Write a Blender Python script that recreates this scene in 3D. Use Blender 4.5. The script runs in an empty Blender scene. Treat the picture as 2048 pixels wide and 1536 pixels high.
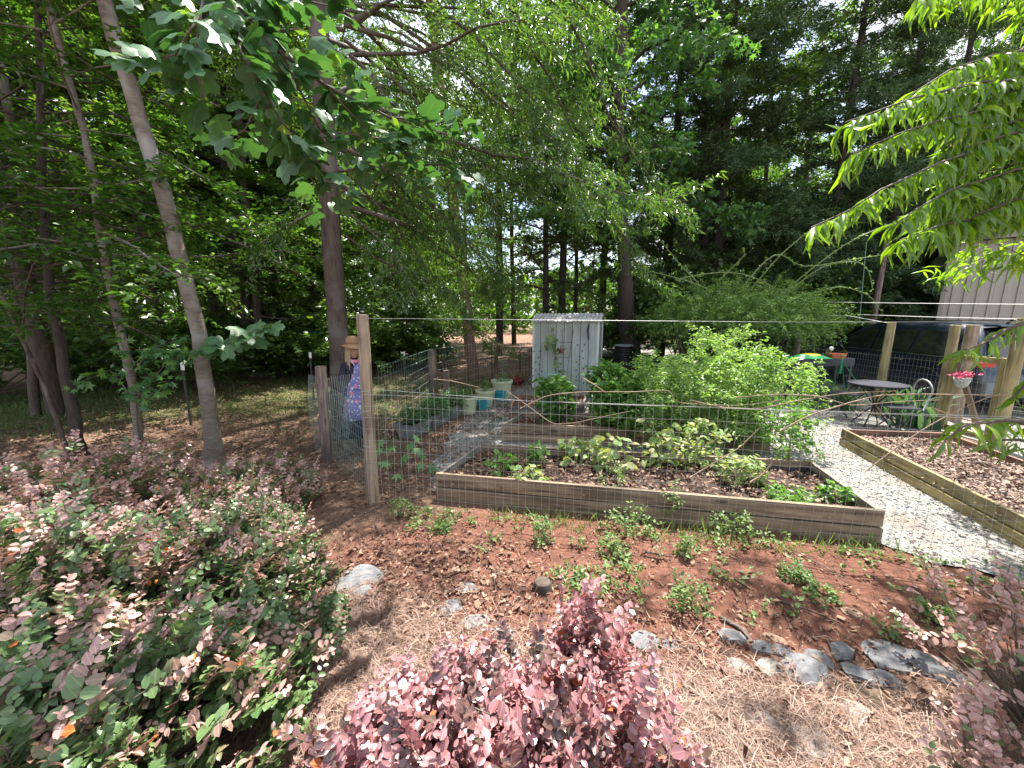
import bpy, math, random
import numpy as np
from mathutils import Vector, Matrix

# ------------------------------------------------------------------ camera, sky, sun, exposure
sc = bpy.context.scene
COL = sc.collection
F_PX, PITCH, EYE = 771.0, math.radians(10.0), 1.83
cam_data = bpy.data.cameras.new('camera')
cam_data.sensor_width = 36.0
cam_data.lens = 36.0 * F_PX / 2048.0
cam_data.clip_start, cam_data.clip_end = 0.05, 600.0
cam = bpy.data.objects.new('camera', cam_data)
COL.objects.link(cam)
cam.location = (0, 0, EYE)
cam.rotation_euler = (math.pi / 2 - PITCH, 0, 0)
sc.camera = cam

SUN_EL, SUN_AZ = math.radians(66), math.radians(24)      # azimuth measured from +Y towards +X
world = bpy.data.worlds.new("World")
sc.world = world
world.use_nodes = True
wn = world.node_tree.nodes
wl = world.node_tree.links
wn.clear()
w_out = wn.new('ShaderNodeOutputWorld')
w_bg = wn.new('ShaderNodeBackground')
w_bg.inputs['Strength'].default_value = 0.115
w_sky = wn.new('ShaderNodeTexSky')
w_sky.sky_type = 'NISHITA'
w_sky.sun_disc = False
w_sky.sun_elevation = SUN_EL
w_sky.sun_rotation = SUN_AZ
w_sky.dust_density = 1.5
w_tc = wn.new('ShaderNodeTexCoord')
w_noise = wn.new('ShaderNodeTexNoise')
w_noise.inputs['Scale'].default_value = 3.2
w_noise.inputs['Detail'].default_value = 8
w_ramp = wn.new('ShaderNodeValToRGB')
w_ramp.color_ramp.elements[0].position = 0.40
w_ramp.color_ramp.elements[1].position = 0.60
w_mix = wn.new('ShaderNodeMixRGB')
w_mix.inputs['Color2'].default_value = (5.5, 5.7, 6.0, 1)
wl.new(w_tc.outputs['Generated'], w_noise.inputs['Vector'])
wl.new(w_noise.outputs['Fac'], w_ramp.inputs['Fac'])
wl.new(w_ramp.outputs['Color'], w_mix.inputs['Fac'])
wl.new(w_sky.outputs['Color'], w_mix.inputs['Color1'])
wl.new(w_mix.outputs['Color'], w_bg.inputs['Color'])
wl.new(w_bg.outputs['Background'], w_out.inputs['Surface'])

sun_data = bpy.data.lights.new('sun', 'SUN')
sun_data.energy = 5.0
sun_data.angle = math.radians(0.5)
sun_data.color = (1.0, 0.95, 0.87)
sun = bpy.data.objects.new('sun', sun_data)
COL.objects.link(sun)
sun.rotation_euler = (math.pi / 2 - SUN_EL, 0, math.pi - SUN_AZ)
sun.location = (4, 8, 20)

sc.view_settings.view_transform = 'Standard'
sc.view_settings.look = 'None'
sc.view_settings.gamma = 1.0
sc.view_settings.use_curve_mapping = False
sc.view_settings.exposure = 1.6
sc.cycles.max_bounces = 7
sc.cycles.diffuse_bounces = 4
sc.cycles.glossy_bounces = 3
sc.cycles.transmission_bounces = 4
sc.cycles.transparent_max_bounces = 8
sc.cycles.sample_clamp_indirect = 6.0
sc.cycles.caustics_reflective = False
sc.cycles.caustics_refractive = False

# ------------------------------------------------------------------ where a pixel of the photograph lies
CP, SP = math.cos(PITCH), math.sin(PITCH)


def ray(px, py):
    xc, yc = (px - 1024) / F_PX, -(py - 768) / F_PX
    return np.array([xc, CP + yc * SP, -SP + yc * CP])


def P(px, py, z=0.0):
    r = ray(px, py)
    t = (z - EYE) / r[2]
    return np.array([0, 0, EYE]) + t * r


def D(px, py, y):
    r = ray(px, py)
    return np.array([0, 0, EYE]) + (y / r[1]) * r


def onplane(px, py, A, B):
    """the point of the pixel's ray on the vertical plane through A and B"""
    d = np.array([B[0] - A[0], B[1] - A[1]])
    n = np.array([-d[1], d[0]])
    r = ray(px, py)
    t = (n[0] * A[0] + n[1] * A[1]) / (n[0] * r[0] + n[1] * r[1])
    return np.array([0, 0, EYE]) + t * r


RNG = np.random.default_rng(11)
random.seed(5)


# ------------------------------------------------------------------ objects, labels
def link(o, parent=None):
    COL.objects.link(o)
    if parent is not None:
        o.parent = parent
    return o


def tag(o, label=None, cat=None, group=None, kind=None):
    if label: o['label'] = label
    if cat: o['category'] = cat
    if group: o['group'] = group
    if kind: o['kind'] = kind
    return o


def empty(name, loc, label, cat, group=None, rz=0.0):
    o = bpy.data.objects.new(name, None)
    o.empty_display_size = 0.1
    o.location = tuple(float(v) for v in loc)
    o.rotation_euler = (0, 0, rz)
    link(o)
    return tag(o, label, cat, group)


def copy_tree(o, parent=None):
    c = o.copy()
    COL.objects.link(c)
    if parent is not None:
        c.parent = parent
    for ch in list(o.children):
        copy_tree(ch, c)
    return c


# ------------------------------------------------------------------ mesh building
class MB:
    def __init__(self):
        self.v, self.f, self.m = [], [], []

    def add(self, vs, fs, m=0):
        b = len(self.v)
        self.v.extend([tuple(float(c) for c in p) for p in vs])
        self.f.extend([tuple(b + i for i in f) for f in fs])
        self.m.extend([m] * len(fs))

    def box(self, c, s, m=0, rot=None):
        x, y, z = s[0] / 2, s[1] / 2, s[2] / 2
        vs = [(-x, -y, -z), (x, -y, -z), (x, y, -z), (-x, y, -z), (-x, -y, z), (x, -y, z), (x, y, z), (-x, y, z)]
        if rot is not None:
            vs = [tuple(rot @ Vector(p)) for p in vs]
        vs = [(p[0] + c[0], p[1] + c[1], p[2] + c[2]) for p in vs]
        self.add(vs, [(0, 3, 2, 1), (4, 5, 6, 7), (0, 1, 5, 4), (1, 2, 6, 5), (2, 3, 7, 6), (3, 0, 4, 7)], m)

    def tube(self, pts, radii, n=6, m=0, caps=True, jitter=0.0, rng=None):
        pts = [np.array(p, float) for p in pts]
        if not hasattr(radii, '__len__'):
            radii = [radii] * len(pts)
        vs, fs = [], []
        ref = None
        for i, p in enumerate(pts):
            d = pts[min(i + 1, len(pts) - 1)] - pts[max(i - 1, 0)]
            d = d / (np.linalg.norm(d) + 1e-9)
            if ref is None:
                ref = np.array([1, 0, 0]) if abs(d[0]) < 0.8 else np.array([0, 1, 0])
            u = np.cross(d, ref); u /= np.linalg.norm(u) + 1e-9
            w = np.cross(u, d)
            ref = w
            for k in range(n):
                a = 2 * math.pi * k / n
                r = radii[i]
                if jitter and rng is not None:
                    r *= 1 + jitter * (rng.random() - .5)
                vs.append(p + u * math.sin(a) * r + w * math.cos(a) * r)
        for i in range(len(pts) - 1):
            for k in range(n):
                a, b = i * n + k, i * n + (k + 1) % n
                fs.append((a, b, b + n, a + n))
        if caps:
            fs.append(tuple(range(n)))
            fs.append(tuple((len(pts) - 1) * n + k for k in reversed(range(n))))
        self.add(vs, fs, m)

    def lathe(self, prof, n=20, c=(0, 0, 0), m=0, sx=1.0, sy=1.0, close=False):
        vs, fs = [], []
        for r, z in prof:
            for k in range(n):
                a = 2 * math.pi * k / n
                vs.append((c[0] + r * sx * math.cos(a), c[1] + r * sy * math.sin(a), c[2] + z))
        for i in range(len(prof) - 1):
            for k in range(n):
                a, b = i * n + k, i * n + (k + 1) % n
                fs.append((a, b, b + n, a + n))
        if close:
            fs.append(tuple(reversed(range(n))))
            fs.append(tuple((len(prof) - 1) * n + k for k in range(n)))
        self.add(vs, fs, m)

    def build(self, name, mats, parent=None, smooth=False, bevel=0.0, kind=None, loc=None, rz=None):
        me = bpy.data.meshes.new(name)
        me.from_pydata(self.v, [], self.f)
        for mt in (mats if isinstance(mats, (list, tuple)) else [mats]):
            me.materials.append(mt)
        if any(self.m):
            me.polygons.foreach_set('material_index', self.m)
        if smooth:
            me.polygons.foreach_set('use_smooth', [True] * len(self.f))
        me.update()
        o = bpy.data.objects.new(name, me)
        link(o, parent)
        if loc is not None: o.location = tuple(float(v) for v in loc)
        if rz is not None: o.rotation_euler = (0, 0, rz)
        if bevel:
            b = o.modifiers.new('bevel', 'BEVEL')
            b.width, b.segments, b.limit_method = bevel, 2, 'ANGLE'
        if kind: o['kind'] = kind
        return o


def nrm(a):
    return a / (np.linalg.norm(a, axis=-1, keepdims=True) + 1e-9)


def leaf_mesh(name, T, faces, pos, d, n, size, rnd, mat, wid=None, smooth=True):
    """one mesh of many leaves: template T, faces; per leaf position, direction, normal, size, tint"""
    T = np.array(T, float)
    N = len(pos)
    y = nrm(np.asarray(d, float))
    x = nrm(np.cross(y, np.asarray(n, float)))
    z = np.cross(x, y)
    s = np.asarray(size, float).reshape(N, 1, 1)
    w = np.ones((N, 1, 1)) if wid is None else np.asarray(wid, float).reshape(N, 1, 1)
    V = np.asarray(pos, float)[:, None, :] + s * (T[None, :, 0:1] * w * x[:, None, :] + T[None, :, 1:2] * y[:, None, :] + T[None, :, 2:3] * z[:, None, :])
    k = len(T)
    rz_ = np.random.default_rng(N)
    V += s * T[None, :, 2:3] * z[:, None, :] * rz_.uniform(-.7, 1.6, (N, 1, 1))
    loops = np.concatenate([np.array(f) for f in faces])
    tot = np.array([len(f) for f in faces])
    st = np.concatenate([[0], np.cumsum(tot)[:-1]])
    L = len(loops)
    me = bpy.data.meshes.new(name)
    me.vertices.add(N * k)
    me.vertices.foreach_set('co', V.astype(np.float32).ravel())
    me.loops.add(N * L)
    me.loops.foreach_set('vertex_index', (loops[None, :] + (np.arange(N) * k)[:, None]).astype(np.int32).ravel())
    me.polygons.add(N * len(faces))
    me.polygons.foreach_set('loop_start', (st[None, :] + (np.arange(N) * L)[:, None]).astype(np.int32).ravel())
    me.update(calc_edges=True)
    if smooth:
        me.polygons.foreach_set('use_smooth', np.ones(N * len(faces), bool))
    a = me.attributes.new('rnd', 'FLOAT', 'FACE')
    a.data.foreach_set('value', np.repeat(np.asarray(rnd, np.float32), len(faces)))
    if k >= 9:
        a = me.attributes.new('mid', 'FLOAT', 'POINT')
        a.data.foreach_set('value', np.tile(np.abs(T[:, 0]) / np.abs(T[:, 0]).max(), N).astype(np.float32))
    me.materials.append(mat)
    me.update()
    return me


def put(name, me, parent=None, kind=None, loc=None, rz=None, sc_=None):
    o = bpy.data.objects.new(name, me)
    link(o, parent)
    if loc is not None: o.location = tuple(float(v) for v in loc)
    if rz is not None: o.rotation_euler = (0, 0, rz)
    if sc_ is not None: o.scale = (sc_,) * 3 if not hasattr(sc_, '__len__') else sc_
    if kind: o['kind'] = kind
    return o


# leaf templates: x across, y along, z up; unit length
DIAMOND = ([(0, 0, 0), (.30, .45, .07), (0, 1, -.04), (-.30, .45, .07)], [(0, 1, 2), (0, 2, 3)])
NARROW = ([(0, 0, 0), (.10, .45, .03), (0, 1, -.08), (-.10, .45, .03)], [(0, 1, 2), (0, 2, 3)])
NEEDLE = ([(0, 0, 0), (.11, .4, .04), (0, 1, -.1), (-.11, .4, .04)], [(0, 1, 2), (0, 2, 3)])
OVAL = ([(0, 0, 0), (0, .35, -.01), (0, .7, -.03), (0, 1, -.1),
         (-.24, .18, .04), (-.34, .5, .05), (-.24, .82, 0), (.24, .18, .04), (.34, .5, .05), (.24, .82, 0)],
        [(0, 1, 5, 4), (1, 2, 6, 5), (2, 3, 6), (0, 7, 8, 1), (1, 8, 9, 2), (2, 9, 3)])
LANCE = ([(0, 0, 0), (0, .3, .0), (0, .62, -.09), (0, 1, -.36),
          (-.045, .12, .03), (-.092, .36, .045), (-.078, .68, -.04), (.045, .12, .03), (.092, .36, .045), (.078, .68, -.04)],
         [(0, 1, 5, 4), (1, 2, 6, 5), (2, 3, 6), (0, 7, 8, 1), (1, 8, 9, 2), (2, 9, 3)])
# four-lobed leaf with a notched tip
_tl = [(0, 0, 0), (.22, .02, -.03), (.48, .16, -.07), (.50, .34, -.05), (.33, .50, 0), (.42, .74, -.05), (.30, .98, -.09), (.12, .93, -.06), (0, .86, -.03)]
TULIP = (_tl + [(-x, y, z) for x, y, z in _tl[1:8]] + [(0, .42, .03)], [])
_o = list(range(0, 9)) + list(range(15, 8, -1))
TULIP = (TULIP[0], [(_o[i], _o[(i + 1) % 16], 16) for i in range(16)])
# five-lobed star leaf
_st = []
for i, (a, r) in enumerate([(0, 1.0), (22, .42), (48, .92), (72, .38), (100, .66), (140, .2)]):
    _st.append((math.sin(math.radians(a)) * r * .62, .38 + math.cos(math.radians(a)) * r * .62, -.05 if i % 2 == 0 else .02))
_pts = _st + [(0, .12, 0)] + [(-x, y, z) for x, y, z in reversed(_st[1:])]
STAR = (_pts + [(0, .38, .04)], [(i, (i + 1) % len(_pts), len(_pts)) for i in range(len(_pts))])


# ------------------------------------------------------------------ materials
def newmat(name):
    m = bpy.data.materials.new(name)
    m.use_nodes = True
    nt = m.node_tree
    nt.nodes.clear()
    return m, nt.nodes, nt.links


def ramp_set(r, cols):
    els = r.color_ramp.elements
    n = len(cols)
    while len(els) < n:
        els.new(0.5)
    for i, c in enumerate(cols):
        pos, col = c if isinstance(c[1], (tuple, list)) else (i / max(1, n - 1), c)
        els[i].position = pos
        els[i].color = (*col, 1)


def leaf_mat(name, cols, rough=0.4, transl=0.35, tcol=(1.25, 1.4, .45), spec=0.5, vein=False):
    m, N, L = newmat(name)
    out = N.new('ShaderNodeOutputMaterial')
    at = N.new('ShaderNodeAttribute'); at.attribute_name = 'rnd'
    oi = N.new('ShaderNodeObjectInfo')
    ad = N.new('ShaderNodeMath'); ad.operation = 'MULTIPLY_ADD'
    ad.inputs[1].default_value = 0.12
    L.new(oi.outputs['Random'], ad.inputs[0]); L.new(at.outputs['Fac'], ad.inputs[2])
    rp = N.new('ShaderNodeValToRGB'); ramp_set(rp, cols)
    L.new(ad.outputs[0], rp.inputs['Fac'])
    pb = N.new('ShaderNodeBsdfPrincipled')
    pb.inputs['Roughness'].default_value = rough
    pb.inputs['Specular IOR Level'].default_value = spec
    col_out = rp.outputs['Color']
    if vein:
        am = N.new('ShaderNodeAttribute'); am.attribute_name = 'mid'
        rv = N.new('ShaderNodeValToRGB'); ramp_set(rv, [(.0, (1.9, 1.8, 1.6)), (.10, (.95, .95, .95)), (.75, (1, 1, 1)), (1, (1.2, 1.15, 1.15))])
        mv = N.new('ShaderNodeMixRGB'); mv.blend_type = 'MULTIPLY'; mv.inputs['Fac'].default_value = 1
        tn = N.new('ShaderNodeTexCoord'); nn_ = N.new('ShaderNodeTexNoise'); nn_.inputs['Scale'].default_value = 34; nn_.inputs['Detail'].default_value = 3
        L.new(tn.outputs['Object'], nn_.inputs['Vector'])
        rn = N.new('ShaderNodeValToRGB'); ramp_set(rn, [(.35, (.8, .8, .8)), (.65, (1.15, 1.15, 1.1))]); L.new(nn_.outputs['Fac'], rn.inputs['Fac'])
        m2 = N.new('ShaderNodeMixRGB'); m2.blend_type = 'MULTIPLY'; m2.inputs['Fac'].default_value = 1
        L.new(am.outputs['Fac'], rv.inputs['Fac']); L.new(col_out, mv.inputs['Color1']); L.new(rv.outputs['Color'], mv.inputs['Color2'])
        L.new(mv.outputs['Color'], m2.inputs['Color1']); L.new(rn.outputs['Color'], m2.inputs['Color2'])
        col_out = m2.outputs['Color']
    L.new(col_out, pb.inputs['Base Color'])
    tr = N.new('ShaderNodeBsdfTranslucent')
    mu = N.new('ShaderNodeMixRGB'); mu.blend_type = 'MULTIPLY'; mu.inputs['Fac'].default_value = 1
    mu.inputs['Color2'].default_value = (*tcol, 1)
    L.new(rp.outputs['Color'], mu.inputs['Color1']); L.new(mu.outputs['Color'], tr.inputs['Color'])
    mx = N.new('ShaderNodeMixShader'); mx.inputs['Fac'].default_value = transl
    L.new(pb.outputs[0], mx.inputs[1]); L.new(tr.outputs[0], mx.inputs[2])
    L.new(mx.outputs[0], out.inputs['Surface'])
    return m


def solid_mat(name, col, rough=0.6, metal=0.0, spec=0.5, noise=0.0, nscale=8.0, bump=0.0, stretch=(1, 1, 1), col2=None, coat=0.0, rnd=0.0):
    m, N, L = newmat(name)
    out = N.new('ShaderNodeOutputMaterial')
    pb = N.new('ShaderNodeBsdfPrincipled')
    pb.inputs['Roughness'].default_value = rough
    pb.inputs['Metallic'].default_value = metal
    pb.inputs['Specular IOR Level'].default_value = spec
    pb.inputs['Coat Weight'].default_value = coat
    pb.inputs['Base Color'].default_value = (*col, 1)
    L.new(pb.outputs[0], out.inputs['Surface'])
    if noise or bump or col2:
        tc = N.new('ShaderNodeTexCoord')
        mp = N.new('ShaderNodeMapping'); mp.inputs['Scale'].default_value = stretch
        nz = N.new('ShaderNodeTexNoise'); nz.inputs['Scale'].default_value = nscale; nz.inputs['Detail'].default_value = 7
        nz.inputs['Roughness'].default_value = .65
        L.new(tc.outputs['Object'], mp.inputs['Vector']); 
        if rnd:
            oi = N.new('ShaderNodeObjectInfo')
            cb = N.new('ShaderNodeVectorMath'); cb.operation = 'ADD'
            ml = N.new('ShaderNodeMath'); ml.operation = 'MULTIPLY'; ml.inputs[1].default_value = 37.0
            L.new(oi.outputs['Random'], ml.inputs[0]); L.new(mp.outputs[0], cb.inputs[0]); L.new(ml.outputs[0], cb.inputs[1])
            L.new(cb.outputs[0], nz.inputs['Vector'])
        else:
            L.new(mp.outputs[0], nz.inputs['Vector'])
        c2 = col2 or tuple(max(0, c * (1 - noise)) for c in col)
        c1 = col if col2 else tuple(min(1, c * (1 + noise)) for c in col)
        rp = N.new('ShaderNodeValToRGB'); ramp_set(rp, [(.35, c2), (.65, c1)])
        L.new(nz.outputs['Fac'], rp.inputs['Fac'])
        L.new(rp.outputs['Color'], pb.inputs['Base Color'])
        if bump:
            bp = N.new('ShaderNodeBump'); bp.inputs['Strength'].default_value = bump; bp.inputs['Distance'].default_value = .01
            L.new(nz.outputs['Fac'], bp.inputs['Height']); L.new(bp.outputs[0], pb.inputs['Normal'])
    return m


def bark_mat(name, c1, c2, scale=(14, 14, 2.5), bump=.8, patch=None):
    m, N, L = newmat(name)
    out = N.new('ShaderNodeOutputMaterial')
    pb = N.new('ShaderNodeBsdfPrincipled'); pb.inputs['Roughness'].default_value = .85
    tc = N.new('ShaderNodeTexCoord')
    mp = N.new('ShaderNodeMapping'); mp.inputs['Scale'].default_value = scale
    nz = N.new('ShaderNodeTexNoise'); nz.inputs['Scale'].default_value = 1.6; nz.inputs['Detail'].default_value = 9; nz.inputs['Roughness'].default_value = .7
    L.new(tc.outputs['Object'], mp.inputs['Vector']); L.new(mp.outputs[0], nz.inputs['Vector'])
    rp = N.new('ShaderNodeValToRGB'); ramp_set(rp, [(.36, c2), (.62, c1)])
    L.new(nz.outputs['Fac'], rp.inputs['Fac'])
    last = rp.outputs['Color']
    if patch:
        n2 = N.new('ShaderNodeTexNoise'); n2.inputs['Scale'].default_value = 2.2; n2.inputs['Detail'].default_value = 4
        L.new(tc.outputs['Object'], n2.inputs['Vector'])
        r2 = N.new('ShaderNodeValToRGB'); ramp_set(r2, [(.5, (0, 0, 0)), (.62, (1, 1, 1))])
        L.new(n2.outputs['Fac'], r2.inputs['Fac'])
        mx = N.new('ShaderNodeMixRGB'); mx.inputs['Color2'].default_value = (*patch, 1)
        L.new(r2.outputs['Color'], mx.inputs['Fac']); L.new(last, mx.inputs['Color1'])
        last = mx.outputs['Color']
    L.new(last, pb.inputs['Base Color'])
    bp = N.new('ShaderNodeBump'); bp.inputs['Strength'].default_value = bump; bp.inputs['Distance'].default_value = .015
    L.new(nz.outputs['Fac'], bp.inputs['Height']); L.new(bp.outputs[0], pb.inputs['Normal'])
    L.new(pb.outputs[0], out.inputs['Surface'])
    return m


def wood_mat(name, c1, c2, dark, axis='x', knots=True):
    """weathered sawn timber, grain along the local axis"""
    m, N, L = newmat(name)
    out = N.new('ShaderNodeOutputMaterial')
    pb = N.new('ShaderNodeBsdfPrincipled'); pb.inputs['Roughness'].default_value = .75
    tc = N.new('ShaderNodeTexCoord'); oi = N.new('ShaderNodeObjectInfo')
    ml = N.new('ShaderNodeMath'); ml.operation = 'MULTIPLY'; ml.inputs[1].default_value = 50
    ad = N.new('ShaderNodeVectorMath'); ad.operation = 'ADD'
    L.new(oi.outputs['Random'], ml.inputs[0]); L.new(tc.outputs['Object'], ad.inputs[0]); L.new(ml.outputs[0], ad.inputs[1])
    s = (.9, 17, 17) if axis == 'x' else (17, 17, .9)
    mp = N.new('ShaderNodeMapping'); mp.inputs['Scale'].default_value = s
    nz = N.new('ShaderNodeTexNoise'); nz.inputs['Scale'].default_value = 1.3; nz.inputs['Detail'].default_value = 8; nz.inputs['Distortion'].default_value = 1.2
    L.new(ad.outputs[0], mp.inputs['Vector']); L.new(mp.outputs[0], nz.inputs['Vector'])
    rp = N.new('ShaderNodeValToRGB'); ramp_set(rp, [(.3, dark), (.48, c2), (.68, c1)])
    L.new(nz.outputs['Fac'], rp.inputs['Fac'])
    n2 = N.new('ShaderNodeTexNoise'); n2.inputs['Scale'].default_value = 2.6; n2.inputs['Detail'].default_value = 5
    L.new(ad.outputs[0], n2.inputs['Vector'])
    r2 = N.new('ShaderNodeValToRGB'); ramp_set(r2, [(.3, (.5, .48, .48)), (.5, (.9, .9, .9)), (.68, (1.2, 1.17, 1.1))])
    L.new(n2.outputs['Fac'], r2.inputs['Fac'])
    mu = N.new('ShaderNodeMixRGB'); mu.blend_type = 'MULTIPLY'; mu.inputs['Fac'].default_value = 1
    L.new(rp.outputs['Color'], mu.inputs['Color1']); L.new(r2.outputs['Color'], mu.inputs['Color2'])
    last = mu.outputs['Color']
    if knots:
        vm = N.new('ShaderNodeMapping'); vm.inputs['Scale'].default_value = (2.2, 9, 9) if axis == 'x' else (9, 9, 2.2)
        vo = N.new('ShaderNodeTexVoronoi'); vo.inputs['Scale'].default_value = 1.0
        L.new(ad.outputs[0], vm.inputs['Vector']); L.new(vm.outputs[0], vo.inputs['Vector'])
        r3 = N.new('ShaderNodeValToRGB'); ramp_set(r3, [(.08, (1, 1, 1)), (.16, (0, 0, 0))])
        L.new(vo.outputs['Distance'], r3.inputs['Fac'])
        mk = N.new('ShaderNodeMixRGB'); mk.inputs['Color2'].default_value = (*dark, 1)
        L.new(r3.outputs['Color'], mk.inputs['Fac']); L.new(last, mk.inputs['Color1'])
        last = mk.outputs['Color']
    L.new(last, pb.inputs['Base Color'])
    bp = N.new('ShaderNodeBump'); bp.inputs['Strength'].default_value = .5; bp.inputs['Distance'].default_value = .004
    L.new(nz.outputs['Fac'], bp.inputs['Height']); L.new(bp.outputs[0], pb.inputs['Normal'])
    L.new(pb.outputs[0], out.inputs['Surface'])
    return m


M = {}
M['oak_leaf'] = leaf_mat('oak_leaf', [(.055, .12, .035), (.09, .17, .05), (.14, .22, .06)], .30, .45, spec=.8)
M['forest_leaf'] = leaf_mat('forest_leaf', [(.048, .10, .028), (.08, .145, .038), (.14, .215, .055)], .30, .48, (1.4, 1.5, .45), .8)
M['far_leaf'] = leaf_mat('far_leaf', [(.05, .12, .02), (.08, .17, .03), (.14, .22, .04)], .5, .5)
M['sapling_leaf'] = leaf_mat('sapling_leaf', [(.035, .095, .02), (.06, .14, .025), (.10, .20, .03)], .34, .46, spec=1.0)
M['gum_leaf'] = leaf_mat('gum_leaf', [(.06, .16, .06), (.10, .22, .08), (.17, .31, .08)], .36, .42)
M['cedar_leaf'] = leaf_mat('cedar_leaf', [(.04, .09, .04), (.07, .13, .05), (.11, .17, .07)], .55, .25)
M['tulip_leaf'] = leaf_mat('tulip_leaf', [(0, (.055, .14, .06)), (.75, (.09, .19, .08)), (1, (.24, .36, .07))], .42, .30, vein=True)
M['peach_leaf'] = leaf_mat('peach_leaf', [(.10, .20, .02), (.15, .28, .03), (.24, .38, .04)], .33, .5, (1.7, 1.7, .3), 1.0, vein=True)
M['veg_leaf'] = leaf_mat('veg_leaf', [(.08, .18, .04), (.13, .26, .06), (.2, .35, .09)], .42, .38)
M['tomato_leaf'] = leaf_mat('tomato_leaf', [(.11, .22, .07), (.21, .33, .11), (.36, .48, .2)], .42, .45)
M['wilt_leaf'] = leaf_mat('wilt_leaf', [(0, (.14, .25, .08)), (.5, (.25, .34, .14)), (1, (.42, .40, .2))], .6, .35)
M['rose_leaf'] = leaf_mat('rose_leaf', [(.10, .19, .07), (.19, .31, .10), (.32, .44, .15)], .38, .42)
M['weed_leaf'] = leaf_mat('weed_leaf', [(.09, .16, .055), (.14, .22, .075), (.25, .33, .12)], .5, .38)
M['iris_leaf'] = leaf_mat('iris_leaf', [(.09, .17, .10), (.14, .25, .14), (.22, .34, .18)], .45, .35)
M['fig_leaf'] = leaf_mat('fig_leaf', [(.07, .17, .06), (.10, .22, .08), (.13, .26, .09)], .5, .3)
M['grass_leaf'] = leaf_mat('grass_leaf', [(.05, .10, .02), (.08, .14, .03), (.13, .19, .05)], .6, .35)
# loropetalum: inner leaves green, young tips dusty pink, a few orange
M['loro_green'] = leaf_mat('loro_green', [(0, (.07, .155, .05)), (.46, (.16, .23, .09)), (.62, (.33, .20, .165)), (.985, (.55, .34, .32)), (1, (.62, .17, .04))], .38, .25, (1.1, 1.0, .8), .8, vein=True)
M['loro_red'] = leaf_mat('loro_red', [(0, (.07, .075, .045)), (.25, (.15, .075, .075)), (.6, (.30, .13, .145)), (.98, (.50, .27, .29)), (1, (.45, .14, .06))], .28, .22, (1.3, .8, .7), 1.0, vein=True)
M['straw'] = leaf_mat('straw', [(.12, .065, .05), (.25, .15, .11), (.42, .31, .25)], .6, .1, (1, .9, .8))
M['litter'] = leaf_mat('litter', [(.07, .035, .025), (.17, .085, .055), (.34, .22, .15)], .7, .1, (1, .8, .6))
M['mulch'] = leaf_mat('mulch', [(.11, .065, .05), (.22, .14, .11), (.36, .26, .21)], .8, .02, (1, .8, .6))
M['bark_grey'] = bark_mat('bark_grey', (.25, .20, .165), (.13, .10, .08), (6, 6, 26), .6, (.33, .30, .27))
M['bark_dark'] = bark_mat('bark_dark', (.085, .062, .05), (.035, .025, .02))
M['bark_brown'] = bark_mat('bark_brown', (.13, .09, .07), (.05, .035, .03), patch=(.15, .13, .115))
M['bark_red'] = bark_mat('bark_red', (.22, .12, .09), (.10, .055, .045))
M['twig'] = bark_mat('twig', (.16, .12, .09), (.08, .06, .045), (30, 30, 30), .2)
M['wood'] = wood_mat('wood', (.33, .245, .165), (.22, .155, .105), (.07, .05, .04))
M['wood_old'] = wood_mat('wood_old', (.30, .27, .24), (.20, .175, .15), (.07, .06, .05))
M['wood_green'] = wood_mat('wood_green', (.44, .36, .18), (.32, .25, .12), (.15, .11, .06))
M['wood_red'] = wood_mat('wood_red', (.30, .18, .12), (.2, .11, .075), (.08, .05, .04))
M['post'] = wood_mat('post', (.46, .36, .26), (.33, .25, .18), (.16, .11, .08), 'z')
M['post_old'] = wood_mat('post_old', (.34, .26, .22), (.20, .14, .12), (.07, .05, .045), 'z')
M['post_green'] = wood_mat('post_green', (.44, .37, .20), (.32, .26, .14), (.17, .13, .07), 'z')
M['wire'] = solid_mat('wire', (.50, .52, .50), .45, .6)
M['wire_green'] = solid_mat('wire_green', (.25, .38, .34), .5, .2)
# ------------------------------------------------------------------ the ground
def ground_masks(X, Y):
    """clay bed in front, mown shaded grass on the left, litter elsewhere"""
    n1 = np.sin(X * 1.7 + 1.3 * np.sin(Y * .9)) * .5 + np.sin(Y * 2.3 + X * .6) * .5
    n2 = np.sin(X * .61 + 2) * np.sin(Y * .47 + X * .2)
    # strip of grass and dirt track beyond the left trunks
    d = Y - (8.8 + .35 * (X + 4))
    grass = np.clip(1.3 - np.abs(d) / 3.2 + .35 * n2, 0, 1) * np.clip((-X + .8) / 1.5, 0, 1)
    clay = np.clip(1.4 - np.hypot((X - 1.0) / 3.0, (Y - 2.5) / .95) + .16 * n1, 0, 1)
    return np.clip(grass * .82, 0, 1), np.clip(clay * 1.3, 0, 1)


def height(X, Y):
    near = np.exp(-(np.hypot(X, Y - 2.5) / 6.0) ** 2)
    h = .012 * np.sin(X * 5.1 + Y) * np.sin(Y * 4.3) + .008 * np.sin(X * 13 + 2 * np.sin(Y * 7)) * np.sin(Y * 11)
    return h * near


def grid_lines(lo, hi, fine_lo, fine_hi, step):
    a = list(np.arange(fine_lo, fine_hi, step))
    x, s = fine_hi, step
    while x < hi:
        a.append(x); s *= 1.25; x += s
    a.append(hi)
    x, s = fine_lo - step, step
    b = []
    while x > lo:
        b.append(x); s *= 1.25; x -= s
    b.append(lo)
    return np.array(sorted(b) + a)


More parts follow.
